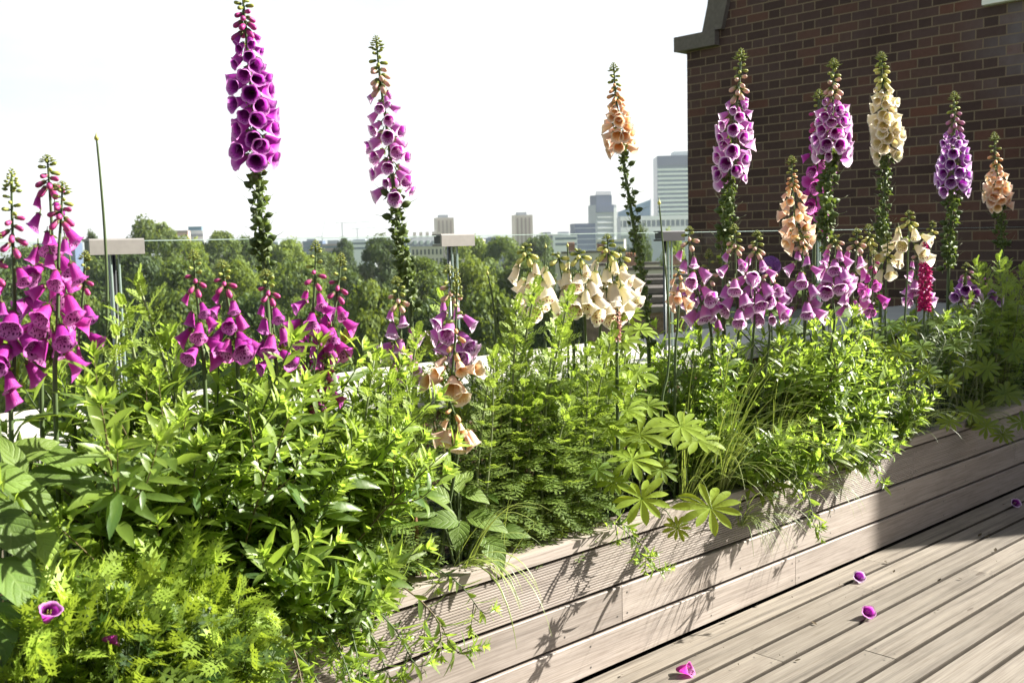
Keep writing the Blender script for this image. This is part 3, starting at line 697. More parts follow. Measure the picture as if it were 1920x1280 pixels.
TREES = [
 # far row
 (60, 470, 230, 130, 'a', 0, 'behind the two front magenta foxgloves, far row'), (172, 440, 260, 40, 'b', 1, 'with a slim pointed top left of the allium bud stem'), (205, 466, 240, 110, 'a', 2, 'on the far row behind the first clamp post'),
 (285, 419, 220, 120, 'a', 3, 'with the highest rounded crown on the skyline'), (345, 452, 230, 100, 'c', 4, 'below the pinkish apartment block'), (410, 440, 240, 105, 'a', 5, 'on the skyline left of the tallest purple foxglove'),
 (462, 452, 250, 90, 'b', 0, 'right behind the tallest purple foxglove stem, far row'), (540, 455, 235, 110, 'c', 1, 'on the far row right of the tallest purple foxglove'), (645, 452, 300, 48, 'b', 2, 'standing alone beneath the level crane'),
 (600, 476, 260, 90, 'a', 3, 'on the far row above the two slim magenta foxgloves'), (716, 450, 190, 110, 'b', 4, 'with a big round crown left of the tall lilac foxglove'), (880, 446, 240, 120, 'c', 5, 'on the skyline right of the middle clamp'),
 (945, 452, 230, 110, 'a', 0, 'on the skyline below the beige tower, left side'), (1010, 447, 250, 100, 'b', 1, 'on the skyline behind the cream foxglove tips'), (1200, 440, 120, 62, 'b', 2, 'among the houses behind the peach foxglove stem'), (1262, 447, 140, 60, 'c', 3, 'right behind the dark clamp by the brick gable'),
 # middle row
 (20, 520, 140, 150, 'b', 4, 'behind the leftmost foxglove, middle row'), (120, 540, 120, 130, 'a', 5, 'behind the buds left of the first clamp post'), (245, 485, 150, 150, 'b', 0, 'right of the first clamp post, middle row'), (345, 492, 140, 140, 'a', 1, 'behind the feathery spire, middle row'),
 (440, 500, 130, 140, 'c', 2, 'left of the tallest purple foxglove, middle row'), (560, 500, 140, 130, 'a', 3, 'right of the tallest purple foxglove, middle row'), (655, 515, 130, 110, 'b', 4, 'behind the slim magenta tips, middle row'), (790, 490, 140, 130, 'a', 5, 'behind the tall lilac foxglove stem, middle row'),
 (890, 500, 120, 160, 'c', 0, 'below the middle clamp, middle row'), (985, 495, 115, 150, 'a', 1, 'left behind the cream foxgloves, middle row'), (1075, 520, 100, 120, 'b', 2, 'behind the cream foxgloves, middle row'),
 # near row
 (60, 600, 85, 190, 'c', 3, 'low and close behind the front magenta foxgloves'), (215, 575, 80, 170, 'b', 4, 'low and close at the foot of the first clamp post'), (330, 560, 85, 170, 'a', 5, 'low and close behind the feathery spire'), (470, 570, 80, 190, 'b', 0, 'low and close behind the tallest foxglove base'),
 (600, 585, 75, 150, 'b', 1, 'low and close behind the slim magenta foxgloves'), (700, 545, 90, 150, 'c', 2, 'low and bushy left of the lilac foxglove stem'), (800, 565, 80, 150, 'b', 3, 'low and close behind the middle clamp post'), (920, 560, 80, 170, 'a', 4, 'low and close left of the cream foxgloves'),
 (1030, 580, 70, 150, 'b', 5, 'low and close beneath the cream foxgloves'),
]
for a in TREES: tree(*a)

# ================================================================== FOXGLOVES
def sm(x): x = max(0.0, min(1.0, x)); return x * x * (3 - 2 * x)
def bell_mesh(kind, flare, seed, belly=0.0, young=False):
    r = random.Random(seed); m = MB(); n = 30
    ts = [0, 0.05, 0.16, 0.32, 0.5, 0.68, 0.82, 0.91, 0.97, 1.0]
    rs = [0.05, 0.125, 0.165, 0.20 + belly, 0.25 + belly, 0.285 + belly, 0.295 + belly * 0.6 + flare * 0.22, 0.295 + flare * 0.5, 0.295 + flare * 0.86, 0.295 + flare]
    ph = r.uniform(-0.3, 0.3); bd = r.uniform(-0.4, 1.2); wv = r.uniform(-1, 1); rings = []
    for t, rad in zip(ts, rs):
        k = sm((t - 0.72) / 0.28); row = []
        for j in range(n):
            th = 2 * PI * j / n
            lob = 1 + k * (0.17 * (abs(math.cos(2.5 * th + ph * 0.3)) ** 0.7 - 0.62) + r.uniform(-0.03, 0.03))
            lip = max(0.0, math.cos(th))
            bend = 0.10 * (t ** 2) * bd
            z = t * (1 + 0.17 * k * lip - 0.03 * k * max(0, -math.cos(th))) - (0.035 if t == 1.0 else 0) + k * r.uniform(-0.012, 0.012)
            x = math.cos(th) * rad * lob + 0.06 * lip * k + bend + 0.03 * wv * math.sin(3 * th + 5 * t) * k
            row.append(m.vert((x, math.sin(th) * rad * lob * 1.05, z)))
        rings.append(row)
    for a in range(len(ts) - 1):
        for j in range(n):
            j2 = (j + 1) % n; u0, u1 = j / n, (j + 1) / n
            m.face((rings[a][j], rings[a][j2], rings[a + 1][j2], rings[a + 1][j]), 0, [(u0, ts[a]), (u1, ts[a]), (u1, ts[a + 1]), (u0, ts[a + 1])])
    m.face(rings[0][::-1], 0, [(0, 0)] * n)
    return m.mesh('flower', [BELL[kind]])
FLARE = {'purple': 0.17, 'magenta': 0.17, 'lilac': 0.16, 'violet': 0.16, 'cream': 0.10, 'ivory': 0.15, 'peach': 0.15}
BELLS = {k: [bell_mesh(k, FLARE[k], 5), bell_mesh(k, FLARE[k] * 1.15, 6, 0.02), bell_mesh(k, FLARE[k] * 0.8, 7, 0.015), bell_mesh(k, FLARE[k] * 0.35, 8), bell_mesh(k, FLARE[k] * 1.05, 9, -0.01), bell_mesh(k, FLARE[k] * 0.65, 10, 0.005), bell_mesh(k, FLARE[k] * 0.9, 12, 0.02)] for k in BELL}
def petal_shape(t): return math.sin(PI * min(1, t ** 0.75)) if 0 < t < 1 else (0.35 if t == 0 else 0)
def calyx_mesh(seed):
    m = MB(); r = random.Random(seed)
    m.tube([(-0.10, 0, -0.30), (-0.05, 0, -0.18), (-0.01, 0, -0.06), (0, 0, 0.0)], [0.035, 0.035, 0.04, 0.07], 6, 0, 0.3)
    for k in range(5):
        th = 2 * PI * k / 5 + 0.3; o = Vector((math.cos(th), math.sin(th), 0))
        m.leaf(o * 0.06, Vector((0, 0, 1)) + o * 0.75, o, 0.30 * r.uniform(0.85, 1.1), 0.19, petal_shape, 3, -0.5, 0.2, 0.4)
    return m.mesh('calyx', [M['calyx']])
CALYX = [calyx_mesh(k) for k in range(3)]
def bud_mesh(kind, fat, seed):
    m = MB(); n = 10
    ts = [0, 0.15, 0.4, 0.65, 0.85, 0.96, 1.0]; rs = [0.08, 0.17, 0.21, 0.24, 0.21, 0.11, 0.01]
    rows = [[m.vert((math.cos(2 * PI * j / n) * q * fat, math.sin(2 * PI * j / n) * q * fat, t), t) for j in range(n)] for t, q in zip(ts, rs)]
    for a in range(len(ts) - 1):
        for j in range(n): m.face((rows[a][j], rows[a][(j + 1) % n], rows[a + 1][(j + 1) % n], rows[a + 1][j]), 0)
    m.tube([(-0.12, 0, -0.36), (-0.05, 0, -0.18), (0, 0, 0.02)], [0.04, 0.04, 0.07], 5, 1, 0.3)
    for k in range(5):
        th = 2 * PI * k / 5; o = Vector((math.cos(th), math.sin(th), 0))
        m.leaf(o * 0.09, Vector((0, 0, 1)) + o * 0.55, o, 0.36, 0.22, petal_shape, 3, 0.25, 0.2, 0.4, 1)
    return m.mesh('bud', [BUD[kind], M['calyx']])
BUDS = {k: bud_mesh(k, 1.0, 1) for k in BUD}
def tip_mesh(seed):
    m = MB(); r = random.Random(seed)
    m.tube([(0, 0, 0), (0, 0, 0.5), (0, 0, 1.0)], [0.05, 0.04, 0.02], 6, 1, 0.5)
    for k in range(26):
        t = (k + 0.5) / 26; th = k * 2.4; s = 0.20 * (1 - 0.72 * t); o = Vector((math.cos(th), math.sin(th), 0.15 + 0.9 * t)).normalized()
        c = Vector((0, 0, t)) + o * (0.06 + 0.17 * (1 - t) ** 0.7)
        u = o.orthogonal().normalized(); w = o.cross(u)
        rows = []
        for q, rr in ((-0.5, 0.15), (-0.2, 0.42), (0.15, 0.42), (0.5, 0.12)):
            rows.append([m.vert(c + o * (q * s) + (u * math.cos(j * PI / 3) + w * math.sin(j * PI / 3)) * (rr * s), 0.25 + 0.7 * t) for j in range(6)])
        for a in range(3):
            for j in range(6): m.face((rows[a][j], rows[a][(j + 1) % 6], rows[a + 1][(j + 1) % 6], rows[a + 1][j]), 0)
        m.face(rows[3], 0); m.face(rows[0][::-1], 0)
        m.leaf(c - o * s * 0.4, o + Vector((0, 0, -0.25)), Vector((0, 0, 1)), s * 1.6, s * 0.4, petal_shape, 2, -0.6, 0.2, 0.5, 1)
    return m.mesh('bud_tip', [BUD['green'], M['calyx']])
TIPS = [tip_mesh(k) for k in range(3)]
def pod_mesh(seed):
    m = MB(); r = random.Random(seed); n = 8
    ts = [0, 0.2, 0.5, 0.8, 1.0]; rs = [0.12, 0.26, 0.30, 0.18, 0.03]
    rows = [[m.vert((math.cos(2 * PI * j / n) * q, math.sin(2 * PI * j / n) * q, t * 0.8), 0.3) for j in range(n)] for t, q in zip(ts, rs)]
    for a in range(4):
        for j in range(n): m.face((rows[a][j], rows[a][(j + 1) % n], rows[a + 1][(j + 1) % n], rows[a + 1][j]), 0)
    m.tube([(0, 0, 0.78), (0.03, 0, 1.2), (0.12, 0.02, 1.6)], [0.02, 0.014, 0.008], 4, 1)
    m.tube([(-0.16, 0, -0.42), (-0.06, 0, -0.2), (0, 0, 0.02)], [0.05, 0.045, 0.09], 5, 0, 0.3)
    for k in range(5):
        th = 2 * PI * k / 5; o = Vector((math.cos(th), math.sin(th), 0))
        m.leaf(o * 0.12, Vector((0, 0, 0.8)) + o, o, 0.62 * r.uniform(0.85, 1.1), 0.42, petal_shape, 3, -0.8, 0.2, 0.55)
    m.leaf((-0.14, 0, -0.4), Vector((1, r.uniform(-0.4, 0.4), -0.5)), Vector((0, 0, 1)), 1.5, 0.30, lambda t: (1 - t) ** 0.7 if t < 1 else 0, 4, -0.5, 0.25, 0.5)
    return m.mesh('seed_pod', [M['fox_green'], M['stem_pale']])
PODS = [pod_mesh(k) for k in range(4)]
def lance(t): return max(0.0, math.sin(PI * t ** 0.85)) if t < 1 else 0.0
def ovate(t): return max(0.04, math.sin(PI * (t ** 0.7))) if t < 1 else 0.0
def stemleaf_mesh(seed):
    r = random.Random(seed); m = MB()
    m.leaf((0, 0, 0), (0.75, 0, 0.65), (-0.6, 0, 0.8), 1.0, 0.34, lance, 6, 1.1, 0.3, 0.35, 0, 0.03, True)
    return m.mesh('leaf', [M['broad']])
SLEAF = [stemleaf_mesh(k) for k in range(2)]

def orient(axis, down=Vector((0, 0, -1))):
    z = axis.normalized(); x = down - z * down.dot(z)
    if x.length < 1e-4: x = z.orthogonal()
    x.normalize(); y = z.cross(x)
    return Matrix((x, y, z)).transposed().to_4x4()
def put(name, me, parent, pos, rot, s):
    o = link(name, me, parent); o.matrix_local = Matrix.Translation(pos) @ rot @ Matrix.Scale(s, 4); return o

def catmull(P, t):
    n = len(P) - 1; x = min(max(t, 0), 0.99999) * n; i = int(x); f = x - i
    p0, p1, p2, p3 = P[max(i - 1, 0)], P[i], P[i + 1], P[min(i + 2, n)]
    return 0.5 * ((2 * p1) + (p2 - p0) * f + (2 * p0 - 5 * p1 + 4 * p2 - p3) * f * f + (3 * p1 - p0 - 3 * p2 + p3) * f ** 3)

FG = 'foxgloves growing in the planter'
def foxglove(label, kind, path, D, yf0, yf1, ypod, L, n, droop=28, spread=180, nb=16, npod=0, tip=1.0, leaves=3, gap=0.0, rad=None, cat='foxglove', stemr=0.0065, lw=1.0):
    D *= 0.75
    P = [at(x, y, D) for x, y in path]
    ppm = F / ((P[0] - CAM).dot(fw0)); Lm = L / ppm
    # extend to the soil
    last, prev = P[-1], P[-2]
    if last.z > 0.33:
        d = (last - prev); d.z = min(d.z, -0.05); k = (last.z - 0.32) / -d.z
        foot = last + Vector((d.x, d.y, 0)) * min(k, 1.5) * 0.5; foot.z = 0.32
        foot.y = min(max(foot.y, FACE + 0.1), 2.48)
        P.append(foot)
    root = thing('foxglove', label, cat, P[-1], 0, FG)
    base = P[-1].copy()
    ys = [p[1] for p in path]
    top_y, end_y = ys[0], ys[-1]
    S = [catmull(P, k / 40) for k in range(41)]
    def pt(y):
        # position along the stem at photo row y (walk the sampled stem by its own height)
        for i in range(len(path) - 1):
            if y <= ys[i + 1] or i == len(path) - 2:
                f = (y - ys[i]) / (ys[i + 1] - ys[i]); return catmull(P, (i + max(0, min(1.0, f))) / (len(P) - 1))
    m = MB(); N = len(S)
    m.tube([p - base for p in S], [(stemr if spread >= 180 else 0.0042) * (0.28 + 0.9 * (k / N) ** 0.7) for k in range(N)], 7, 0)
    obj('stem', m, M['stem_green' if kind in ('cream', 'ivory', 'peach') else 'stem_green'], root)
    toCam = Vector((-base.x, -base.y, 0)).normalized(); ca = math.atan2(toCam.y, toCam.x)
    if spread < 180: Lm *= 1.0 if kind in ('cream', 'ivory') else 0.96 if (kind == 'lilac' and path[0][0] > 1280) else 0.84
    loose = 0.36 if spread >= 180 else 0.58 if kind == 'cream' else 0.43
    def radial(k):
        if spread >= 180:
            az = k * 2.39996 + R.uniform(-0.35, 0.35); q = (az - ca + PI) % (2 * PI) - PI
            az = ca + q - 0.42 * math.sin(q)                   # the spike turns its bells a little to the light side
        else: az = ca + math.radians(spread) * (((k * 0.618) % 1.0) * 2 - 1) + R.uniform(-0.15, 0.15)
        return Vector((math.cos(az), math.sin(az), 0))
    for k in range(n):
        f = (k + 0.5) / n
        if gap and gap < f < gap + 0.12: continue
        y = yf0 + (yf1 - yf0) * f + R.uniform(-0.3, 0.3) * (yf1 - yf0) / n
        rd = radial(k); sc = (0.56 + 0.44 * min(1.0, f * 1.9)) * R.uniform(0.92, 1.08)
        jt = 13 if spread >= 180 else 26; dr = math.radians(max(-5, droop + 22 * max(0, 0.35 - f) / 0.35 + R.uniform(-jt, jt)))
        ax = rd * math.cos(dr) - UP * math.sin(dr); ax = (ax + Vector((R.uniform(-.12, .12), R.uniform(-.12, .12), 0))).normalized()
        me = BELLS[kind][3] if f < 0.13 else BELLS[kind][R.choice((0, 1, 2, 4, 5, 6))]
        pos = pt(y) - base + rd * (Lm * loose * R.uniform(0.8, 1.25)) + UP * (Lm * 0.05)
        o = put('flower', me, root, pos, orient(ax) @ Matrix.Rotation(R.uniform(-0.25, 0.25), 4, 'Z'), Lm * sc)
        if f > 0.8 and R.random() < 0.12: o.scale = (Lm * sc * 0.62, Lm * sc * 0.5, Lm * sc * 0.85)          # a fading, half shrivelled bell
        else: o.scale = (Lm * sc * R.uniform(0.86, 1.08), Lm * sc * R.uniform(0.9, 1.1), Lm * sc * R.uniform(0.92, 1.08))
        link('calyx', R.choice(CALYX), o)
    for k in range(nb):
        f = (k + 0.5) / nb                                     # 0 just above the flowers, 1 near the tip
        y = yf0 + (top_y + (yf0 - top_y) * 0.28 - yf0) * f
        rd = radial(k + 1); el = math.radians(-50 + 75 * f + R.uniform(-12, 12))
        ax = rd * math.cos(el) + UP * math.sin(el)
        s = Lm * ((0.78 if spread >= 180 else 0.62) - (0.46 if spread >= 180 else 0.36) * f)
        put('bud', BUDS[kind] if f < 0.55 else BUDS['green'], root, pt(y) - base + rd * s * 0.22, orient(ax), s)
    ytip = top_y + (yf0 - top_y) * 0.30
    a, b_ = pt(ytip), pt(top_y); hgt = (b_ - a).length * 1.02
    tm = put('bud_tip', R.choice(TIPS), root, a - base, orient((b_ - a).normalized(), Vector((1, 0, 0))), hgt)
    wk = min(1.6, 0.70 * Lm / hgt * tip) / 0.42
    tm.scale = (hgt * wk, hgt * wk, hgt)
    if ypod:
        for k in range(npod):
            f = (k + 0.5) / npod; y = yf1 - 0.02 * (yf1 - yf0) + (ypod - yf1) * f
            az = k * 2.39996 + R.uniform(-0.4, 0.4); rd = Vector((math.cos(az), math.sin(az), 0)); el = math.radians(R.uniform(5, 50))
            s = Lm * (0.40 if D < 1.9 else 0.66) * R.uniform(0.6, 1.2) * (lw)
            put('seed_pod', R.choice(PODS), root, pt(y) - base + rd * s * 0.5, orient(rd * math.cos(el) + UP * math.sin(el), UP), s)
    yl0 = ypod or yf1
    for k in range(leaves):
        f = (k + 0.7) / leaves; p = catmull(P, 0); 
        a = pt(min(yl0, end_y)); p = a.lerp(base, f * 0.95); az = k * 2.4 + R.uniform(-0.5, 0.5)
        put('leaf', R.choice(SLEAF), root, p - base, Matrix.Rotation(az, 4, 'Z'), R.uniform(0.09, 0.16) * (0.7 + 0.5 * f))
    return root

# the tall dense spikes
foxglove('tallest foxglove, dense deep purple bells against the white sky', 'purple', [(454, -22), (461, 60), (473, 190), (482, 310), (490, 440), (500, 560)], 2.95, 62, 300, 560, 34, 42, 20, 180, 18, 44, 1.0)
foxglove('tall lilac foxglove with pale edged bells against the white sky', 'lilac', [(705, 68), (713, 150), (728, 260), (740, 370), (755, 480), (770, 600)], 2.95, 168, 362, 600, 31, 29, 26, 180, 20, 46, 1.0)
foxglove('slender peach foxglove with long bare podded stem in front of the towers', 'peach', [(1150, 118), (1155, 180), (1166, 280), (1184, 400), (1206, 530), (1216, 650)], 2.95, 192, 278, 650, 23, 28, 25, 180, 22, 58, 1.0)
foxglove('tall pink lilac foxglove nearest the brick gable corner', 'lilac', [(1390, 92), (1386, 160), (1374, 260), (1368, 345), (1362, 420), (1358, 500)], 2.75, 182, 335, 500, 27, 33, 20, 180, 18, 38, 1.0)
foxglove('tall pink lilac foxglove with crowded white edged bells before the brick wall', 'lilac', [(1563, 110), (1562, 180), (1560, 260), (1553, 330), (1549, 400), (1546, 480)], 2.75, 182, 290, 480, 27, 35, 20, 180, 18, 38, 1.0)
foxglove('dark magenta foxglove tucked behind the crowded lilac one', 'magenta', [(1536, 168), (1534, 230), (1532, 300), (1530, 370), (1528, 440), (1526, 500)], 2.92, 238, 425, 460, 25, 24, 30, 180, 12, 12, 1.0)
foxglove('tall cream foxglove before the brick wall', 'ivory', [(1652, 97), (1655, 160), (1663, 240), (1662, 310), (1656, 400), (1652, 500)], 2.75, 158, 292, 500, 23, 46, 22, 180, 20, 38, 1.0)
foxglove('violet foxglove standing alone before the brick wall', 'violet', [(1789, 172), (1790, 240), (1788, 300), (1786, 370), (1781, 450), (1778, 530)], 2.8, 240, 355, 520, 23, 32, 26, 180, 18, 36, 1.0)
foxglove('small peach foxglove farthest along the brick wall', 'peach', [(1864, 248), (1867, 300), (1872, 350), (1876, 400), (1878, 450), (1880, 500)], 2.8, 312, 384, 480, 20, 28, 30, 180, 14, 26, 1.0)
foxglove('short peach foxglove beside the crowded lilac ones before the brick wall', 'peach', [(1484, 292), (1486, 340), (1490, 400), (1500, 470), (1510, 540)], 2.6, 352, 458, None, 27, 24, 36, 150, 16, 0, 1.0)
# loose pink and magenta spikes on the near left
foxglove('slim magenta foxglove with few open bells, first along the planter', 'magenta', [(22, 318), (22, 380), (25, 480), (28, 600), (25, 720), (22, 830)], 2.65, 470, 690, None, 52, 9, 52, 100, 14, 0, 0.8, 4)
foxglove('magenta foxglove with the fullest loose bells, next to the slim first one', 'magenta', [(88, 290), (92, 340), (97, 430), (96, 540), (88, 640), (78, 760)], 2.7, 358, 640, 740, 54, 15, 48, 110, 12, 8, 0.8, 4)
foxglove('magenta foxglove with hanging bells leaning beside the fullest loose one', 'magenta', [(117, 340), (115, 400), (110, 480), (109, 560), (107, 650), (104, 760)], 2.62, 420, 668, None, 52, 12, 50, 105, 12, 0, 0.8, 4)
foxglove('slim budding magenta foxglove just left of the allium bud stem', 'magenta', [(160, 470), (158, 520), (152, 600), (146, 680), (138, 760)], 2.75, 545, 660, None, 40, 5, 45, 90, 8, 0, 0.8, 3)
foxglove('magenta foxglove cut by the picture edge with drooping bells', 'magenta', [(-14, 420), (-12, 480), (-8, 580), (-6, 680), (-4, 780)], 2.65, 530, 770, None, 52, 9, 50, 110, 6, 0, 0.8, 3)
foxglove('magenta foxglove beside the feathery pale spire', 'magenta', [(362, 468), (366, 520), (372, 580), (378, 650), (384, 720)], 2.625, 545, 670, None, 42, 9, 50, 100, 9, 0, 0.8, 3)
foxglove('magenta foxglove with curled bud tip left of the tallest purple one', 'magenta', [(415, 488), (420, 520), (428, 570), (438, 630), (446, 700)], 2.62, 545, 665, None, 44, 10, 50, 100, 9, 0, 0.8, 3)
foxglove('short magenta foxglove at the foot of the tallest purple one', 'magenta', [(497, 505), (505, 550), (512, 610), (516, 670), (520, 740)], 2.625, 560, 680, None, 44, 8, 50, 100, 9, 0, 0.8, 3)
foxglove('slender magenta foxglove with spaced buds, right of the tallest purple one', 'magenta', [(592, 450), (591, 510), (588, 570), (582, 640), (576, 720)], 2.62, 535, 640, None, 42, 9, 48, 115, 8, 0, 0.75, 3)
foxglove('slender magenta foxglove with leaning bare tip, right of the spaced bud one', 'magenta', [(640, 474), (636, 520), (628, 580), (618, 650), (610, 720)], 2.628, 560, 660, None, 42, 8, 50, 115, 9, 0, 0.75, 3)
foxglove('low magenta foxglove in front of the two slender ones', 'magenta', [(606, 566), (604, 610), (600, 660), (597, 720), (596, 800)], 2.7, 618, 690, None, 40, 7, 50, 110, 7, 0, 0.75, 2)
foxglove('lowest magenta foxglove sunk among the lance leaves', 'magenta', [(614, 660), (610, 700), (604, 750), (600, 800)], 2.6, 705, 760, None, 38, 6, 50, 110, 6, 0, 0.75, 2)
foxglove('pale lilac foxglove at the left foot of the tall lilac one', 'lilac', [(742, 518), (748, 570), (752, 630), (754, 700), (756, 760)], 2.7, 575, 690, None, 42, 9, 52, 115, 10, 0, 0.75, 3)
foxglove('pale lilac foxglove with open spotted bells right of the tall lilac one', 'lilac', [(840, 496), (846, 545), (850, 600), (850, 660), (846, 740)], 2.7, 560, 655, None, 46, 10, 50, 110, 10, 0, 0.75, 3)
foxglove('low peach foxglove with open bells under the spotted lilac one', 'peach', [(857, 505), (856, 570), (853, 640), (848, 700), (842, 780)], 2.6, 668, 725, None, 46, 7, 22, 80, 8, 0, 0.6, 2)
foxglove('faded peach foxglove flopped lowest beneath the open peach bells', 'peach', [(838, 742), (848, 765), (856, 800), (858, 850)], 2.5, 782, 835, None, 44, 7, 45, 100, 3, 0, 0.5, 2)
# the cream cluster
foxglove('cream foxglove first in the spotted cream cluster', 'cream', [(984, 455), (990, 490), (1004, 530), (1020, 580), (1035, 640)], 2.7, 486, 568, None, 38, 13, 56, 120, 8, 0, 0.7, 3)
foxglove('cream foxglove with few hanging bells in the cluster, second from its near end', 'cream', [(1046, 472), (1050, 500), (1058, 540), (1068, 590), (1075, 640)], 2.75, 495, 560, None, 38, 6, 58, 110, 5, 0, 0.7, 2)
foxglove('cream foxglove in the middle of the spotted cream cluster', 'cream', [(1086, 466), (1088, 500), (1092, 540), (1096, 590), (1098, 650)], 2.7, 490, 575, None, 38, 15, 54, 120, 7, 0, 0.7, 3)
foxglove('cream foxglove with the highest tip in the spotted cream cluster', 'cream', [(1138, 438), (1140, 480), (1138, 530), (1132, 590), (1124, 650)], 2.7, 482, 570, None, 39, 18, 54, 130, 9, 0, 0.7, 3)
foxglove('cream foxglove last in the spotted cream cluster, beside the peach stem', 'cream', [(1162, 462), (1162, 495), (1158, 540), (1152, 590), (1146, 650)], 2.78, 495, 570, None, 38, 10, 52, 120, 6, 0, 0.7, 2)
# by the dark clamp
foxglove('short peach foxglove at the dark clamp post', 'peach', [(1272, 502), (1274, 530), (1273, 560), (1270, 620), (1266, 680)], 2.65, 518, 575, None, 27, 9, 46, 110, 5, 0, 0.7, 2)
foxglove('lilac foxglove arching out beside the dark clamp post', 'lilac', [(1292, 424), (1294, 470), (1302, 520), (1318, 580), (1336, 650)], 2.7, 462, 590, None, 34, 11, 50, 110, 7, 0, 0.75, 3)
foxglove('thin budding lilac foxglove just before the lilac cluster', 'lilac', [(1329, 466), (1330, 510), (1331, 560), (1333, 620), (1334, 680)], 2.78, 530, 600, None, 30, 7, 52, 110, 7, 0, 0.7, 2)
foxglove('lilac foxglove at the foot of the tall one by the gable corner', 'lilac', [(1376, 420), (1378, 460), (1380, 510), (1382, 570), (1384, 640)], 2.6, 470, 585, None, 32, 10, 46, 130, 10, 0, 0.7, 3)
foxglove('lilac foxglove with pink buds right of the gable corner one', 'lilac', [(1420, 432), (1418, 470), (1416, 520), (1414, 580), (1412, 640)], 2.58, 476, 556, None, 32, 10, 40, 130, 10, 0, 0.7, 3)
foxglove('lilac foxglove low in the cluster beside the dark allium head', 'lilac', [(1442, 500), (1444, 530), (1444, 565), (1442, 610), (1440, 660)], 2.55, 522, 592, None, 32, 10, 38, 120, 5, 0, 0.7, 2)
foxglove('lilac foxglove at the left of the crowded low pair', 'lilac', [(1506, 425), (1506, 460), (1504, 510), (1506, 570), (1508, 640)], 2.55, 468, 590, None, 32, 12, 48, 135, 8, 0, 0.7, 2)
foxglove('lilac foxglove in the middle of the crowded low group with peach topped bells', 'lilac', [(1566, 440), (1566, 465), (1564, 510), (1562, 560), (1560, 640)], 2.5, 462, 540, None, 32, 13, 50, 135, 6, 0, 0.7, 2)
foxglove('lilac foxglove ending the crowded low group beside the cream buds', 'lilac', [(1606, 428), (1606, 460), (1602, 510), (1598, 560), (1594, 640)], 2.55, 466, 582, None, 32, 11, 48, 130, 8, 0, 0.7, 2)
foxglove('cream foxglove mostly in bud beside the crowded lilac group', 'ivory', [(1628, 420), (1630, 450), (1632, 490), (1632, 560), (1632, 640)], 2.7, 462, 490, None, 26, 3, 50, 90, 12, 0, 0.8, 2)
foxglove('thin cream foxglove in bud with two nodding bells, under the tall cream one', 'ivory', [(1664, 438), (1664, 470), (1662, 510), (1660, 580), (1658, 650)], 2.6, 488, 510, None, 26, 3, 55, 90, 10, 0, 0.8, 2)
foxglove('cream foxglove with open bells above the magenta lupin', 'cream', [(1704, 394), (1704, 420), (1703, 460), (1700, 540), (1690, 640)], 2.55, 424, 478, None, 31, 9, 46, 115, 8, 0, 0.8, 2)
foxglove('thin green foxglove in tight bud behind the magenta lupin', 'ivory', [(1748, 414), (1747, 440), (1744, 480), (1742, 540), (1740, 620)], 2.7, 442, 452, None, 22, 1, 50, 90, 8, 0, 0.8, 1)
foxglove('violet foxglove low at the foot of the lone violet one', 'violet', [(1812, 492), (1812, 515), (1811, 540), (1810, 570), (1808, 630)], 2.65, 518, 562, None, 27, 10, 36, 120, 6, 0, 0.7, 2)
foxglove('violet foxglove with two last bells, right of the low violet one', 'violet', [(1848, 500), (1848, 520), (1846, 550), (1844, 580), (1842, 640)], 2.65, 530, 556, None, 26, 4, 30, 90, 8, 0, 0.7, 2)
foxglove('faded lilac foxglove half hidden behind the magenta lupin', 'lilac', [(1722, 462), (1722, 490), (1720, 530), (1718, 580), (1716, 640)], 2.75, 486, 560, None, 26, 9, 46, 120, 5, 0, 0.7, 2)
foxglove('magenta foxglove hanging low beside the crowded lilac group', 'magenta', [(1638, 470), (1638, 500), (1636, 540), (1634, 590), (1630, 650)], 2.45, 505, 575, None, 28, 5, 56, 90, 5, 0, 0.7, 2)

# ================================================================== LUPINS, ALLIUMS
def lupin_spike(label, path, D, y1, w, mats, n):
    D *= 0.75; P = [at(x, y, D) for x, y in path]; foot = P[-1].copy(); foot.z = 0.32; P.append(foot); base = foot.copy()
    t = thing('lupin', label, 'lupin', base, 0, 'lupins in flower')
    m = MB(); m.tube([catmull(P, k / 20) - base for k in range(21)], [0.003 + 0.003 * k / 20 for k in range(21)], 6); obj('stem', m, M['stem_green'], t)
    ppm = F / ((P[0] - CAM).dot(fw0)); top = P[0]; y0 = path[0][1]
    fm = MB()   # one pea flower: standard, wings, keel
    for s in (-1, 1): fm.leaf((0, 0.06 * s, 0), (1, 0.25 * s, 0.1), (0, s, 0.5), 0.8, 0.55, ovate, 3, 0.5, 0.4, 0.7)
    fm.leaf((0, 0, 0.06), (0.5, 0, 0.9), (-0.9, 0, 0.5), 0.75, 0.75, ovate, 3, -0.6, -0.3, 0.5)
    fm.tube([(-0.25, 0, -0.1), (0.0, 0, 0), (0.3, 0, -0.02), (0.62, 0, 0.12)], [0.05, 0.14, 0.17, 0.03], 6, 0, 0.2)
    me = fm.mesh('floret', mats)
    for k in range(n):
        f = (k + 0.5) / n; y = y0 + (y1 - y0) * (0.04 + 0.96 * f)
        i = 0
        while i < len(path) - 2 and y > path[i + 1][1]: i += 1
        p = catmull(P, (i + (y - path[i][1]) / (path[i + 1][1] - path[i][1])) / (len(P) - 1))
        az = k * 2.39996; s = w / ppm * (0.20 + 0.22 * min(1, f * 2.5))
        put('floret', me, t, p - base + Vector((math.cos(az), math.sin(az), 0)) * w / ppm * 0.22 * min(1, 0.25 + f * 3), Matrix.Rotation(az, 4, 'Z') @ Matrix.Rotation(-0.9 + 1.2 * min(1, f * 1.5), 4, 'Y'), s)
    return t
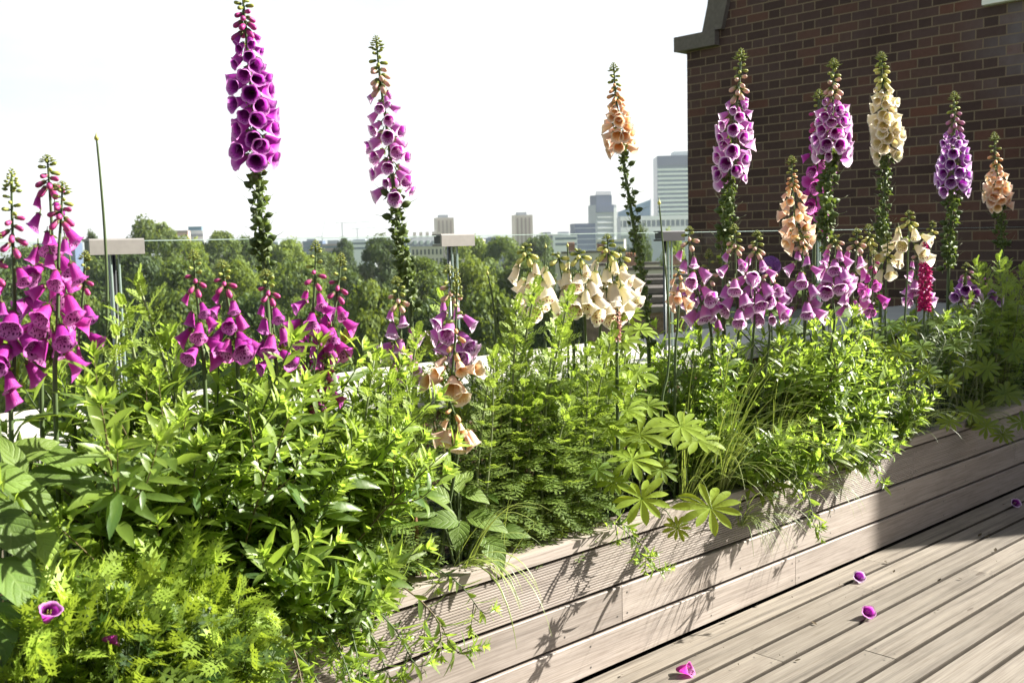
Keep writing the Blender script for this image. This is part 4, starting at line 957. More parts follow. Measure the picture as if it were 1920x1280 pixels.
lupin_spike('vivid magenta lupin spike before the brick wall', [(1735, 452), (1735, 500), (1734, 560), (1732, 620)], 2.62, 592, 27, [M['lupin_petal']], 92)
lupin_spike('small faded pink lupin spike below the cream foxglove cluster', [(1158, 578), (1158, 605), (1157, 640), (1157, 700)], 2.55, 640, 17, [M['lupin_pink']], 48)

def allium(label, path, D, r_px, flower=False):
    D *= 0.75; P = [at(x, y, D) for x, y in path]; foot = P[-1].copy()
    if foot.z > 0.33: foot = foot + (P[-1] - P[-2]) * 0.2; foot.z = 0.32; P.append(foot)
    base = P[-1].copy(); ppm = F / ((P[0] - CAM).dot(fw0)); r = r_px / ppm
    t = thing('allium', label, 'allium', base, 0, 'alliums among the foxgloves')
    m = MB(); m.tube([catmull(P, k / 24) - base for k in range(25)], [0.0021 + 0.0022 * k / 24 for k in range(25)], 7); obj('stem', m, M['stem_green'], t)
    top = P[0] - base; m = MB()
    if not flower:
        n = 10; prof = [(-1.3, 0.35), (-0.9, 0.8), (-0.3, 1.0), (0.3, 0.85), (0.9, 0.45), (1.5, 0.2), (2.4, 0.06), (3.2, 0.01)]
        rows = [[m.vert(top + Vector((math.cos(2 * PI * j / n) * q * r, math.sin(2 * PI * j / n) * q * r, z * r)), 0.2 + 0.25 * (z + 1.3) / 2) for j in range(n)] for z, q in prof]
        for a in range(len(rows) - 1):
            for j in range(n): m.face((rows[a][j], rows[a][(j + 1) % n], rows[a + 1][(j + 1) % n], rows[a + 1][j]))
        m.face(rows[0][::-1]); obj('bud', m, BUD['ivory'], t)
    else:
        rr = random.Random(4)
        for k in range(170):
            z = 1 - 2 * (k + 0.5) / 170; th = k * 2.39996; d = Vector((math.sqrt(1 - z * z) * math.cos(th), math.sqrt(1 - z * z) * math.sin(th), z))
            m.tube([top, top + d * r * 0.85], 0.0004, 3, 0, 0.1, False)
            for q in range(6):
                u = d.orthogonal().normalized(); u = Matrix.Rotation(q * PI / 3 + k, 3, d) @ u
                m.leaf(top + d * r * 0.85, d * 0.5 + u, d, r * 0.3, r * 0.11, petal_shape, 2, 0.2, 0.2, 0.6)
        obj('flower_head', m, M['allium'], t)
    return t
allium('tall allium bud on a long bare stem against the white sky', [(181, 258), (188, 330), (196, 430), (201, 540), (200, 640), (196, 720)], 2.85, 4.6)
allium('tall allium bud on a long bare stem beside the dark clamp post', [(1236, 380), (1242, 450), (1250, 530), (1255, 620), (1252, 700), (1240, 770)], 2.6, 3.4)
allium('short allium bud on a straight stem above the first cream foxglove', [(1023, 462), (1022, 500), (1022, 560), (1022, 640)], 2.85, 2.6)
allium('short allium bud on a straight stem between the cream foxglove tips', [(1064, 460), (1065, 500), (1065, 560), (1065, 640)], 2.85, 2.6)
allium('round purple allium head behind the lilac foxgloves', [(1444, 500), (1446, 560), (1447, 620), (1448, 690)], 2.9, 21, True)
allium('thin reddish bud stem left of the cream foxgloves', [(914, 512), (921, 545), (926, 580), (930, 640)], 2.75, 2.8)

# ================================================================== LEAFY PLANTS
def lance_shoot(seed, L, lean=0.1, trail=False, leafL=0.078, dens=1.0, side=True):
    r = random.Random(seed); m = MB()
    if trail:
        P = [Vector((0, 0, 0)), Vector((L * 0.18, 0, L * 0.22)), Vector((L * 0.45, 0.02, L * 0.22)), Vector((L * 0.72, 0.02, L * 0.02)), Vector((L * 0.9, 0, -L * 0.2)), Vector((L * 1.04, 0, -L * 0.16))]
    else:
        b1 = r.uniform(-0.04, 0.04)
        P = [Vector((0, 0, 0)), Vector((lean * L * 0.15 + b1 * L, b1 * L, L * 0.33)), Vector((lean * L * 0.45, -b1 * L * 0.5, L * 0.66)), Vector((lean * L, 0, L))]
    def grow(P, L, k0, nl, rad, ls, shade=1.0):
        S = [catmull(P, k / 12) for k in range(13)]
        m.tube(S, [rad * (1 - 0.7 * k / 12) for k in range(13)], 5, 1, 0)
        for k in range(nl):
            f = k0 + (1 - k0) * ((k + r.uniform(0.2, 0.8)) / nl) ** 0.85
            p = catmull(P, f); tg = (catmull(P, min(1, f + 0.03)) - catmull(P, f - 0.03)).normalized()
            az = k * 2.39996 + r.uniform(-0.4, 0.4); o = tg.orthogonal().normalized(); o = Matrix.Rotation(az, 3, tg) @ o
            el = (0.42 + 0.62 * f ** 1.6) + r.uniform(-0.3, 0.22)
            if trail: o = (o + Vector((0, 0, -0.25))).normalized(); el = 0.55 + r.uniform(-.25, .25)
            d = o * math.cos(el) + tg * math.sin(el); nr = tg * math.cos(el) - o * math.sin(el)
            sz = ls * (0.72 + 0.5 * math.sin(PI * min(1, f * 1.02))) * r.choice((0.55, 0.8, 0.9, 1.0, 1.1)) * r.uniform(0.85, 1.08) * (1 if f < 0.86 else 0.75)
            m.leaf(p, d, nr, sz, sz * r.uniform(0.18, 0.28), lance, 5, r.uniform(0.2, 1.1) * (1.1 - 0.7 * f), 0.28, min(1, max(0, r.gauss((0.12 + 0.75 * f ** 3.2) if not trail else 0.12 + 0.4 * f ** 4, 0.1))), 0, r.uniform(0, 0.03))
        for k in range(9):                                     # bright terminal rosette
            az = k * 2.4; tg = (P[-1] - P[-2]).normalized(); o = Matrix.Rotation(az, 3, tg) @ tg.orthogonal().normalized()
            el = 0.75 + 0.07 * k; d = o * math.cos(el) + tg * math.sin(el)
            m.leaf(P[-1] - tg * 0.012 * (1 - k / 9), d, tg * math.cos(el) - o * math.sin(el), ls * (0.62 - 0.045 * k), ls * 0.14, lance, 3, 0.25, 0.35, min(1, 0.72 + 0.03 * k), 0)
    nl = int(L * 50 * dens) + 8
    grow(P, L, 0.12 if not trail else 0.22, nl, 0.0026 + 0.0015 * L, leafL)
    if side:
        for k in range(int(2 + L * 3)):
            f = r.uniform(0.3, 0.82); p = catmull(P, f); tg = (catmull(P, min(1, f + 0.05)) - p).normalized(); o = Matrix.Rotation(k * 2.4 + r.random(), 3, tg) @ tg.orthogonal().normalized()
            l2 = L * r.uniform(0.2, 0.36) if not trail else L * r.uniform(0.18, 0.3)
            d = (o * 0.75 + tg * 0.75 + Vector((0, 0, 0.25 if not trail else -0.3))).normalized()
            grow([p, p + d * l2 * 0.5, p + (d + Vector((0, 0, 0.35 if not trail else -0.2))).normalized() * l2], l2, 0.2, int(l2 * 75) + 4, 0.0018, leafL * 0.82)
    return m.mesh('shoot', [M['lance'], M['stem_brown' if seed % 3 == 0 else 'stem_green']])
SH = {}
for i, L in enumerate((0.22, 0.34, 0.46, 0.60)):
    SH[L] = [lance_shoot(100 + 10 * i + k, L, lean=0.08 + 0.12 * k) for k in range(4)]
TRAIL = [lance_shoot(200 + k, (0.24, 0.34, 0.29, 0.38)[k], trail=True, leafL=0.062) for k in range(4)]

def leafy(label, px, D, ytop, n, wx=0.16, wy=0.09, trail=0, cat='leafy plant', lens=1.0, tdir=-90, grp='lance leaved plants', over=0):
    D *= 0.75; c = at(px, ytop, D); zt = c.z; H = max(0.14, zt - 0.32)
    t = thing('leafy_plant', label, cat, (c.x, D, 0.32), 0, grp)
    for k in range(n):
        x = R.gauss(0, 0.55) * wx; y = R.uniform(-1, 1) * wy
        y = min(max(D + y, FACE + 0.07), 2.48) - D
        want = H * (R.uniform(0.72, 1.02) if k else 1.0) * (1 - 0.25 * min(1, abs(x) / (wx * 1.5)))
        Lk = min(SH, key=lambda q: abs(q - want)); s = min(1.35, max(0.7, want / Lk))
        o = link('shoot', R.choice(SH[Lk]), t); o.location = (x, y, 0)
        lean_az = math.atan2(y * 1.5 - 0.02 + R.gauss(0, 0.05), x + R.gauss(0, 0.06))
        o.rotation_euler = (0, R.uniform(0, 0.22), lean_az); o.scale = (s * lens,) * 3 if False else (s, s, s)
    for k in range(over):                                       # shoots that lean out over the cap
        want = H * R.uniform(0.6, 0.95); Lk = min(SH, key=lambda q: abs(q - want)); o = link('shoot', R.choice(SH[Lk]), t); o.location = (R.uniform(-1, 1) * wx, FACE + R.uniform(0.08, 0.13) - D, 0)
        o.rotation_euler = (R.uniform(0.55, 1.15), R.uniform(-0.35, 0.35), R.uniform(-0.6, 0.3)); s = min(1.2, max(0.7, want / Lk)); o.scale = (s, s, s)
    for k in range(trail):
        o = link('shoot', R.choice(TRAIL), t); o.location = (R.uniform(-1, 1) * wx, min(0.06, FACE + 0.10 - D) , 0.05)
        o.rotation_euler = (R.uniform(-0.15, 0.15), R.uniform(-0.1, 0.15), math.radians(tdir + R.uniform(-38, 38))); s = R.uniform(0.62, 0.95); o.scale = (s, s, s)
    return t
# near mass
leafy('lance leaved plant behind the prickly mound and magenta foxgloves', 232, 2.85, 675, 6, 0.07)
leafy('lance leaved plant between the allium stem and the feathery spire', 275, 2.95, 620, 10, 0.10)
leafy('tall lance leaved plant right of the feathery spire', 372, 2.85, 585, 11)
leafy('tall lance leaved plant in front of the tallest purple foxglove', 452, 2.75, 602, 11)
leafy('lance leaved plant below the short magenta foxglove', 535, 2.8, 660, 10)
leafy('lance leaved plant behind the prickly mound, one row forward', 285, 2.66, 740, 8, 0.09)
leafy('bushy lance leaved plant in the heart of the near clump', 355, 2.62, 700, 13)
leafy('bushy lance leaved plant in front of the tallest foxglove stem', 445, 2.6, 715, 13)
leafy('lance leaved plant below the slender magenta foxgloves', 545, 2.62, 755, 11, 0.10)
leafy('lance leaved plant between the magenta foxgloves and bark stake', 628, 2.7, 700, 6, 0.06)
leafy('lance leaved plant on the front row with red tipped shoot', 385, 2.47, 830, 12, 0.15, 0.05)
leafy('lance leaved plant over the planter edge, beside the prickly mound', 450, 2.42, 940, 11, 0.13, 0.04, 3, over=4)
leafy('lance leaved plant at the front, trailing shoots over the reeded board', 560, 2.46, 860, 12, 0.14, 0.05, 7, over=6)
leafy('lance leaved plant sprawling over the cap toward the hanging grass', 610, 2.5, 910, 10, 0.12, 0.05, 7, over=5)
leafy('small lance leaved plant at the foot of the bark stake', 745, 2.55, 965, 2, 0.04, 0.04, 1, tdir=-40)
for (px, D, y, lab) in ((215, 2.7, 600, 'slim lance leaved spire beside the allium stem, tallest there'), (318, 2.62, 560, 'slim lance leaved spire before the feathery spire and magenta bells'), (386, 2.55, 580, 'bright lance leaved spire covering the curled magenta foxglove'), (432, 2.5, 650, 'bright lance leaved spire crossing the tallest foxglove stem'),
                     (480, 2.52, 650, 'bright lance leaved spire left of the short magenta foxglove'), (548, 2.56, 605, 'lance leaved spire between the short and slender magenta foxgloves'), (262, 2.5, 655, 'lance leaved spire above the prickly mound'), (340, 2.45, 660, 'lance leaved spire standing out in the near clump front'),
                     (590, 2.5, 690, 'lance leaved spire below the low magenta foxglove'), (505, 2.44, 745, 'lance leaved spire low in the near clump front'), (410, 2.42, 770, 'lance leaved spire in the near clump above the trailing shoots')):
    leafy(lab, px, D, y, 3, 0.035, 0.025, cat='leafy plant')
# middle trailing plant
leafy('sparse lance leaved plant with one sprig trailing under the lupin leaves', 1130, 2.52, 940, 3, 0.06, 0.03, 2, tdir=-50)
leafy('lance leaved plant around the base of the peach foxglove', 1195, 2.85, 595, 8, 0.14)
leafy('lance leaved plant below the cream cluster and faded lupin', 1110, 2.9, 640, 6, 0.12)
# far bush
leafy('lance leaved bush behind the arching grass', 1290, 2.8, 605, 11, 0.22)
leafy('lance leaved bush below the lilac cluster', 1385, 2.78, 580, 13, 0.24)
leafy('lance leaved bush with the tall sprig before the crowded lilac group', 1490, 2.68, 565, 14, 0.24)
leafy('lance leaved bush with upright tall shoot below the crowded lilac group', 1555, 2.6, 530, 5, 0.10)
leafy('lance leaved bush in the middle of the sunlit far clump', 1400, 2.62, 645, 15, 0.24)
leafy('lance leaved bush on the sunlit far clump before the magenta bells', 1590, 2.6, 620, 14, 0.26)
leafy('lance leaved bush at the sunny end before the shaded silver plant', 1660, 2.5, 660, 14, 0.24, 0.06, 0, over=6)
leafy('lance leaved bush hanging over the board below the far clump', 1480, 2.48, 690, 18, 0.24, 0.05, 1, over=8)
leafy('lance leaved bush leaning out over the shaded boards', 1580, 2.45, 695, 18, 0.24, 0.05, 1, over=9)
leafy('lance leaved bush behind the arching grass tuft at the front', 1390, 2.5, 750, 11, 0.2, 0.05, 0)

leafy('shaded lance leaved plant behind the magenta lupin', 1715, 2.85, 560, 8, 0.2)
leafy('shaded lance leaved plant around the lone violet foxglove stem', 1785, 2.85, 555, 8, 0.22)
leafy('shaded lance leaved plant at the far end under the small peach foxglove', 1870, 2.85, 540, 9, 0.3)
# feathery plants
def feather_shoot(seed, L, flop=0.0):
    r = random.Random(seed); m = MB(); b1 = r.uniform(-0.05, 0.05)
    P = [Vector((0, 0, 0)), Vector((b1 * L + flop * 0.2 * L, 0, L * 0.35)), Vector((flop * 0.5 * L, b1 * L, L * 0.68)), Vector((flop * L, 0, L))]
    m.tube([catmull(P, k / 10) for k in range(11)], [0.0046 * (1 - 0.6 * k / 10) for k in range(11)], 6, 1)
    nl = int(L * 66) + 8
    for k in range(nl):
        f = 0.10 + 0.90 * ((k + 0.5) / nl) ** 0.9; p = catmull(P, f); tg = (catmull(P, min(1, f + 0.03)) - catmull(P, f - 0.03)).normalized()
        o = Matrix.Rotation(k * 2.39996, 3, tg) @ tg.orthogonal().normalized(); el = 0.2 + 0.95 * f ** 1.8 + r.uniform(-0.2, 0.2)
        d = o * math.cos(el) + tg * math.sin(el); nr = tg * math.cos(el) - o * math.sin(el); Lf = (0.085 * (0.5 + 0.5 * math.sin(PI * min(1, 0.15 + f * 0.8)))) * (1 - 0.45 * f ** 3) * r.uniform(0.8, 1.15)
        age = min(1, max(0, r.gauss(0.12 + 0.8 * f ** 2.5, 0.08))); curl = 0.9 - 0.6 * f; sd = d.cross(nr).normalized(); q = p.copy(); dd = d.copy(); npair = 7
        for j in range(npair):                                  # rachis bent downward, pinnae in pairs with short lobes
            st = Lf / npair; q2 = q + dd * st; nn = sd.cross(dd).normalized()
            i = [m.vert(q - sd * 0.0008, age), m.vert(q + sd * 0.0008, age), m.vert(q2 + sd * 0.0008, age), m.vert(q2 - sd * 0.0008, age)]; m.face(i)
            lp = Lf * 0.36 * math.sin(PI * (0.22 + 0.68 * (j + 0.5) / npair)) * r.uniform(0.85, 1.15)
            for s in (-1, 1):
                pd = (sd * s * 0.85 + dd * 0.65 + nn * r.uniform(-0.1, 0.25)).normalized(); w = nn.cross(pd).normalized() * 0.0025
                a0 = m.vert(q2, age); a1 = m.vert(q2 + pd * lp * 0.55 + w, age); a2 = m.vert(q2 + pd * lp, age); a3 = m.vert(q2 + pd * lp * 0.55 - w, age); m.face((a0, a1, a2, a3))
                for s2 in (-1, 1):
                    for ff in (0.35, 0.62):
                        ld = (pd * 0.8 + nn.cross(pd).normalized() * s2 * 0.6).normalized(); c = q2 + pd * lp * ff; l2 = lp * 0.34; ww = nn.cross(ld).normalized() * 0.0013
                        m.face((m.vert(c - ww, age), m.vert(c + ww, age), m.vert(c + ld * l2, age)))
            q = q2; dd = (Matrix.Rotation(-curl / npair, 3, sd) @ dd).normalized()
    return m.mesh('shoot', [M['feather'], M['stem_pale']])
FS = {L: [feather_shoot(300 + int(L * 100) + k, L, fl) for k, fl in enumerate((0.04, 0.15))] for L in (0.26, 0.42, 0.58)}
def feathery(label, px, D, ytop, n, wx=0.1, wy=0.07):
    D *= 0.75; c = at(px, ytop, D); H = max(0.15, c.z - 0.32); t = thing('feathery_plant', label, 'feathery plant', (c.x, D, 0.32), 0, 'feathery leaved plants')
    for k in range(n):
        x = R.uniform(-1, 1) * wx if k else 0; y = R.uniform(-1, 1) * wy if k else 0; want = H * (R.uniform(0.65, 0.98) if k else 1.0)
        y = min(max(D + y, FACE + 0.08), 2.48) - D
        Lk = min(FS, key=lambda q: abs(q - want)); s = min(1.4, max(0.7, want / Lk)); o = link('shoot', R.choice(FS[Lk]), t); o.location = (x, y, 0); o.scale = (s, s, s)
        o.rotation_euler = (0, R.uniform(0, 0.12), R.uniform(0, 6.28))
    return t
feathery('tall slim feathery spire between the magenta foxgloves', 340, 2.8, 455, 2, 0.05)
feathery('feathery plant behind the near lance leaves', 270, 2.75, 570, 4)
feathery('feathery plant beside the bark stake, near side', 668, 2.62, 660, 8, 0.09)
feathery('feathery plant in front of the tall lilac foxglove base', 702, 2.74, 620, 6, 0.09)
feathery('feathery plant low before the bark stake', 640, 2.5, 760, 7, 0.1)
feathery('tall feathery plant left of the cream cluster', 905, 2.75, 535, 10, 0.11)
feathery('tall feathery plant under the first cream foxglove', 968, 2.7, 590, 10, 0.11)
feathery('feathery plant with pale stems in the middle of the planter', 1020, 2.62, 600, 10, 0.1)
feathery('feathery plant with pale stems leaning toward the lupin leaves', 1080, 2.6, 620, 10, 0.11)
feathery('low feathery plant at the open planter edge', 1040, 2.5, 750, 7, 0.12)
feathery('feathery plant just right of the peach open bells', 930, 2.6, 628, 10, 0.1)
feathery('shaded feathery plant before the small peach foxglove', 1880, 2.6, 490, 6, 0.14)
feathery('shaded feathery plant at the end of the brick wall view', 1910, 2.5, 475, 8, 0.2)
feathery('shaded feathery plant right of the lone violet foxglove', 1830, 2.75, 500, 6, 0.16)
feathery('feathery sprig behind the magenta lupin', 1770, 2.7, 555, 4, 0.12)

# prickly mound
def prickly_mesh(seed, n=150, rad=0.16, hgt=0.26):
    r = random.Random(seed); m = MB()
    for k in range(n):
        th = r.uniform(0, 2 * PI); cz = r.random() ** 0.6; rr = math.sqrt(max(0, 1 - cz * cz)) * r.uniform(0.8, 1.0)
        kk = r.uniform(0.6, 1.05); p = Vector((math.cos(th) * rr * rad * kk, math.sin(th) * rr * rad * kk, cz * hgt * kk))
        d = (Vector((math.cos(th) * (rr + 0.2), math.sin(th) * (rr + 0.2), 0.25 + 0.5 * cz)) + Vector((r.gauss(0, .5), r.gauss(0, .5), r.gauss(0, .4)))).normalized(); nr = Vector((0, 0, 1)) + Vector((r.gauss(0, .6), r.gauss(0, .6), 0)); sd = d.cross(nr).normalized(); nr = sd.cross(d)
        L = r.uniform(0.034, 0.058); age = min(1, max(0, r.gauss(-0.05 + 0.85 * cz * kk - (0.22 if seed == 1 else 0), 0.30))); q = p - d * L * 0.4; dd = d.copy(); curl = r.uniform(-0.2, 0.9); npair = 5  # lower and inner leaves darkened, painting shade into the gaps
        for j in range(npair):
            st = L / npair; q2 = q + dd * st; nn = sd.cross(dd).normalized(); w = 0.0015
            m.face((m.vert(q - sd * w, age), m.vert(q + sd * w, age), m.vert(q2 + sd * w, age), m.vert(q2 - sd * w, age)))
            ll = L * 0.40 * math.sin(PI * (0.25 + 0.6 * j / npair))
            for s in (-1, 1):
                pd = (sd * s + dd * 0.45 + nn * r.uniform(0, 0.35)).normalized(); c = q + sd * s * w
                e = [c + dd * st * 0.2, c + pd * ll * 0.62 - dd * ll * 0.36, c + pd * ll * 0.46 - dd * ll * 0.02, c + pd * ll * 1.35, c + pd * ll * 0.56 + dd * ll * 0.11, c + pd * ll * 0.72 + dd * ll * 0.5, c + dd * st * 0.55]
                ids = [m.vert(v, age) for v in e]
                m.face((ids[0], ids[1], ids[2])); m.face((ids[0], ids[2], ids[4], ids[6])); m.face((ids[2], ids[3], ids[4])); m.face((ids[4], ids[5], ids[6]))
            q = q2; dd = (Matrix.Rotation(-curl / npair, 3, sd) @ dd).normalized()
        m.face((m.vert(q - sd * 0.0035, age), m.vert(q + sd * 0.0035, age), m.vert(q + dd * L * 0.22, age)))
        m.tube([p * 0.15, p * 0.6, p - d * L * 0.4], 0.0009, 3, 1, 0, False)
    return m.mesh('foliage', [M['prickly'], M['stem_green']])
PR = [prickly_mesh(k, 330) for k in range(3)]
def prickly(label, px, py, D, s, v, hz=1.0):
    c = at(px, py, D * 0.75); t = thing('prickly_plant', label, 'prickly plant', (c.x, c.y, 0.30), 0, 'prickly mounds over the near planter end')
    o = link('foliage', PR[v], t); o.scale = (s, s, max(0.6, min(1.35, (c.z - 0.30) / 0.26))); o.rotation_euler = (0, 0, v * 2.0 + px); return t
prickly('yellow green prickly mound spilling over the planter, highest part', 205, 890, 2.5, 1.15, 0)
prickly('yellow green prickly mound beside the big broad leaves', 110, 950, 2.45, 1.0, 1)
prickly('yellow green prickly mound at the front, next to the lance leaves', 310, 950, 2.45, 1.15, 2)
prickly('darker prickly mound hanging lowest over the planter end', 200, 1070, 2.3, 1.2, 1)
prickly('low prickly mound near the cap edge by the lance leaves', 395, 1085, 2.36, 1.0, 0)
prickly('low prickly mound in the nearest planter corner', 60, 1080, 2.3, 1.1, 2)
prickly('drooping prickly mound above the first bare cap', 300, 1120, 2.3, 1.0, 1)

# broad leaves
def broad_plant(label, base_px, D, leaves, z0=0.33):
    D *= 0.75; b = at(*base_px, D); b.z = z0; b.y = max(b.y, FACE + 0.09); t = thing('broad_leaf_plant', label, 'leafy plant', b, 0, 'broad leaved rosettes')
    for (px, py, Dl, L, W, ang, age) in leaves:
        q = at(px, py, Dl * 0.75); c = q - b; m = MB(); a = math.radians(ang); toc = (CAM - q).normalized()
        nr = (toc * 0.75 + UP * 0.6 + CR * 0.25 + Vector((R.uniform(-.2, .2), R.uniform(-.2, .2), R.uniform(-.1, .2)))).normalized()
        d = CR * math.cos(a) + CU * math.sin(a); d = (d - nr * d.dot(nr)).normalized()
        d0 = (d + nr * 0.42).normalized(); start = c - d * L * 0.45
        m.tube([catmull([Vector((0, 0, 0)), start * 0.55 + Vector((0, 0, 0.04)), start], k / 8) for k in range(9)], 0.0028, 5, 1)
        m.leaf(start, d0, nr, L, W, ovate, 12, 0.85, 0.24, age, 0, 0.012, True)
        obj('leaf', m, [M['broad'], M['stem_green']], t)
    return t
broad_plant('broad leaved foxglove rosette at the nearest planter corner', (-20, 950), 2.55,
    [(55, 848, 2.6, 0.111, 0.048, 35, 0.75), (118, 868, 2.58, 0.119, 0.048, -8, 0.45), (10, 905, 2.5, 0.119, 0.060, 10, 0.5), (24, 1005, 2.40, 0.119, 0.068, -55, 0.3), (80, 1025, 2.38, 0.085, 0.054, -72, 1.0), (28, 1100, 2.33, 0.136, 0.080, -75, 0.25),
     (-10, 960, 2.45, 0.128, 0.072, -30, 0.3), (140, 905, 2.55, 0.102, 0.044, -20, 0.35), (60, 940, 2.5, 0.111, 0.056, -15, 0.45), (-10, 1190, 2.3, 0.136, 0.080, -85, 0.15), (95, 900, 2.56, 0.102, 0.048, 15, 0.35), (20, 860, 2.56, 0.102, 0.040, 110, 0.6)])
broad_plant('broad leaved foxglove rosette between the bark stake and feathery stems', (872, 985), 2.6,
    [(812, 928, 2.54, 0.095, 0.048, 165, 0.55), (888, 930, 2.54, 0.085, 0.045, -22, 0.6), (826, 980, 2.5, 0.10, 0.055, 200, 0.3), (860, 1002, 2.49, 0.09, 0.052, -95, 0.4), (912, 982, 2.5, 0.115, 0.062, -22, 0.5),
     (925, 1036, 2.48, 0.10, 0.062, -72, 0.3), (785, 962, 2.54, 0.09, 0.042, 185, 0.3), (856, 902, 2.56, 0.07, 0.036, 85, 0.8), (962, 1000, 2.53, 0.09, 0.045, -10, 0.25), (875, 895, 2.57, 0.06, 0.03, 60, 0.9), (838, 905, 2.57, 0.06, 0.03, 120, 0.7)])
broad_plant('broad leaved foxglove rosette shaded behind the lance leaved far bush', (1560, 700), 2.8,
    [(1535, 590, 2.75, 0.13, 0.06, 170, 0.15), (1580, 590, 2.75, 0.13, 0.06, 10, 0.2), (1490, 625, 2.72, 0.13, 0.055, 190, 0.1), (1620, 610, 2.7, 0.13, 0.055, -20, 0.15), (1440, 590, 2.8, 0.11, 0.04, 175, 0.3), (1350, 600, 2.78, 0.11, 0.04, 160, 0.3)])

# lupin foliage: every palmate leaf is a part
def lupin_leaf(root, base, px, py, D, r_px, tilt=(0, 0), n=11, age=0.5):
    c = at(px, py, D * 0.75); ppm = F / ((c - CAM).dot(fw0)); r = r_px / ppm; toc = (CAM - c).normalized()
    nr = (toc * 0.75 + UP * 0.75 + CR * tilt[0] + UP * tilt[1]).normalized(); u = nr.orthogonal().normalized(); ph = R.uniform(0, 6.28); m = MB()
    for k in range(n):
        a = ph + 2 * PI * k / n + R.uniform(-0.07, 0.07); d = (Matrix.Rotation(a, 3, nr) @ u); L = r * R.uniform(0.82, 1.08) * (0.76 if age < 0.3 else 1.0)
        d = (d + nr * R.uniform(0.05, 0.3)).normalized()
        m.leaf(c - base, d, nr, L, L * 0.27, lambda t: (0.12 + 0.9 * math.sin(PI * min(1, t ** 1.45) * 0.97)) if t < 1 else 0, 7, R.uniform(0.2, 0.65), 0.30, min(1, max(0, age + R.uniform(-.1, .1))), 0)
    e = Vector((0, 0, 0)); mid = (c - base) * 0.55 + Vector((0, 0, 0.06))
    m.tube([catmull([e, mid, c - base - nr * 0.004], k / 8) for k in range(9)], 0.0017, 5, 1)
    obj('leaf', m, [M['lupin'], M['stem_pale']], root)
def lupin_plant(label, bx, by, D, leaves, age=0.5):
    b = at(bx, by, D * 0.75); b.z = 0.33; b.y = min(max(b.y, FACE + 0.09), 2.45); t = thing('lupin_foliage', label, 'lupin', b, 0, 'lupin plants out of flower')
    for q in leaves: lupin_leaf(t, b, *q[:4], tilt=q[4] if len(q) > 4 else (0, 0), age=age if len(q) < 6 else q[5])
lupin_plant('lupin with large star shaped leaves hanging over the planter edge', 1230, 960, 2.58,
    [(1203, 935, 2.40, 60), (1332, 952, 2.36, 72), (1200, 815, 2.52, 66, (-0.1, 0.3)), (1276, 800, 2.5, 62, (0.2, 0.7)), (1308, 826, 2.48, 58, (0.3, 0.6)), (1186, 862, 2.46, 56, (0, 0.5)), (1140, 800, 2.56, 48), (1240, 880, 2.47, 52, (0.1, 0.2), 0.25), (1150, 905, 2.48, 45, (-0.2, 0.1), 0.2), (1270, 990, 2.45, 40, (0, -0.2), 0.1), (1120, 880, 2.5, 45, (0, 0), 0.2)], 0.8)
lupin_plant('lupin with upright bright leaves under the faded pink lupin spike', 1150, 850, 2.66,
    [(1165, 640, 2.58, 44, (0, 0.5)), (1195, 700, 2.6, 46, (0.2, 0.6)), (1130, 655, 2.6, 42, (-0.2, 0.4)), (1215, 760, 2.6, 40, (0.1, 0.4)), (1140, 720, 2.58, 44), (1175, 770, 2.56, 44, (0, 0.4)), (1110, 770, 2.6, 40), (1200, 618, 2.66, 36, (0.2, 0.7)), (1180, 590, 2.68, 34, (0, 0.8))], 0.7)
lupin_plant('shaded lupin foliage around the magenta lupin spike', 1740, 720, 2.55,
    [(1700, 615, 2.5, 40, (-0.2, 0.6)), (1760, 606, 2.55, 42, (0, 0.7)), (1728, 650, 2.45, 42, (0, 0.5)), (1685, 660, 2.45, 38), (1790, 650, 2.5, 40, (0, 0.5)), (1668, 610, 2.58, 36, (0, 0.7)), (1740, 700, 2.42, 40), (1800, 600, 2.55, 38, (0, 0.7)), (1640, 640, 2.5, 36)], 0.12)
lupin_plant('shaded lupin foliage hanging over the far boards', 1840, 720, 2.52,
    [(1832, 642, 2.45, 42), (1886, 738, 2.36, 48), (1822, 772, 2.34, 44, (0, -0.1)), (1778, 720, 2.4, 40), (1850, 690, 2.42, 42), (1868, 610, 2.5, 40, (0, 0.6)), (1902, 660, 2.45, 42), (1780, 790, 2.36, 36), (1850, 800, 2.33, 36, (0, -0.2)), (1915, 790, 2.36, 40), (1810, 690, 2.42, 40), (1900, 600, 2.55, 38, (0, 0.5)), (1880, 815, 2.32, 34)], 0.12)

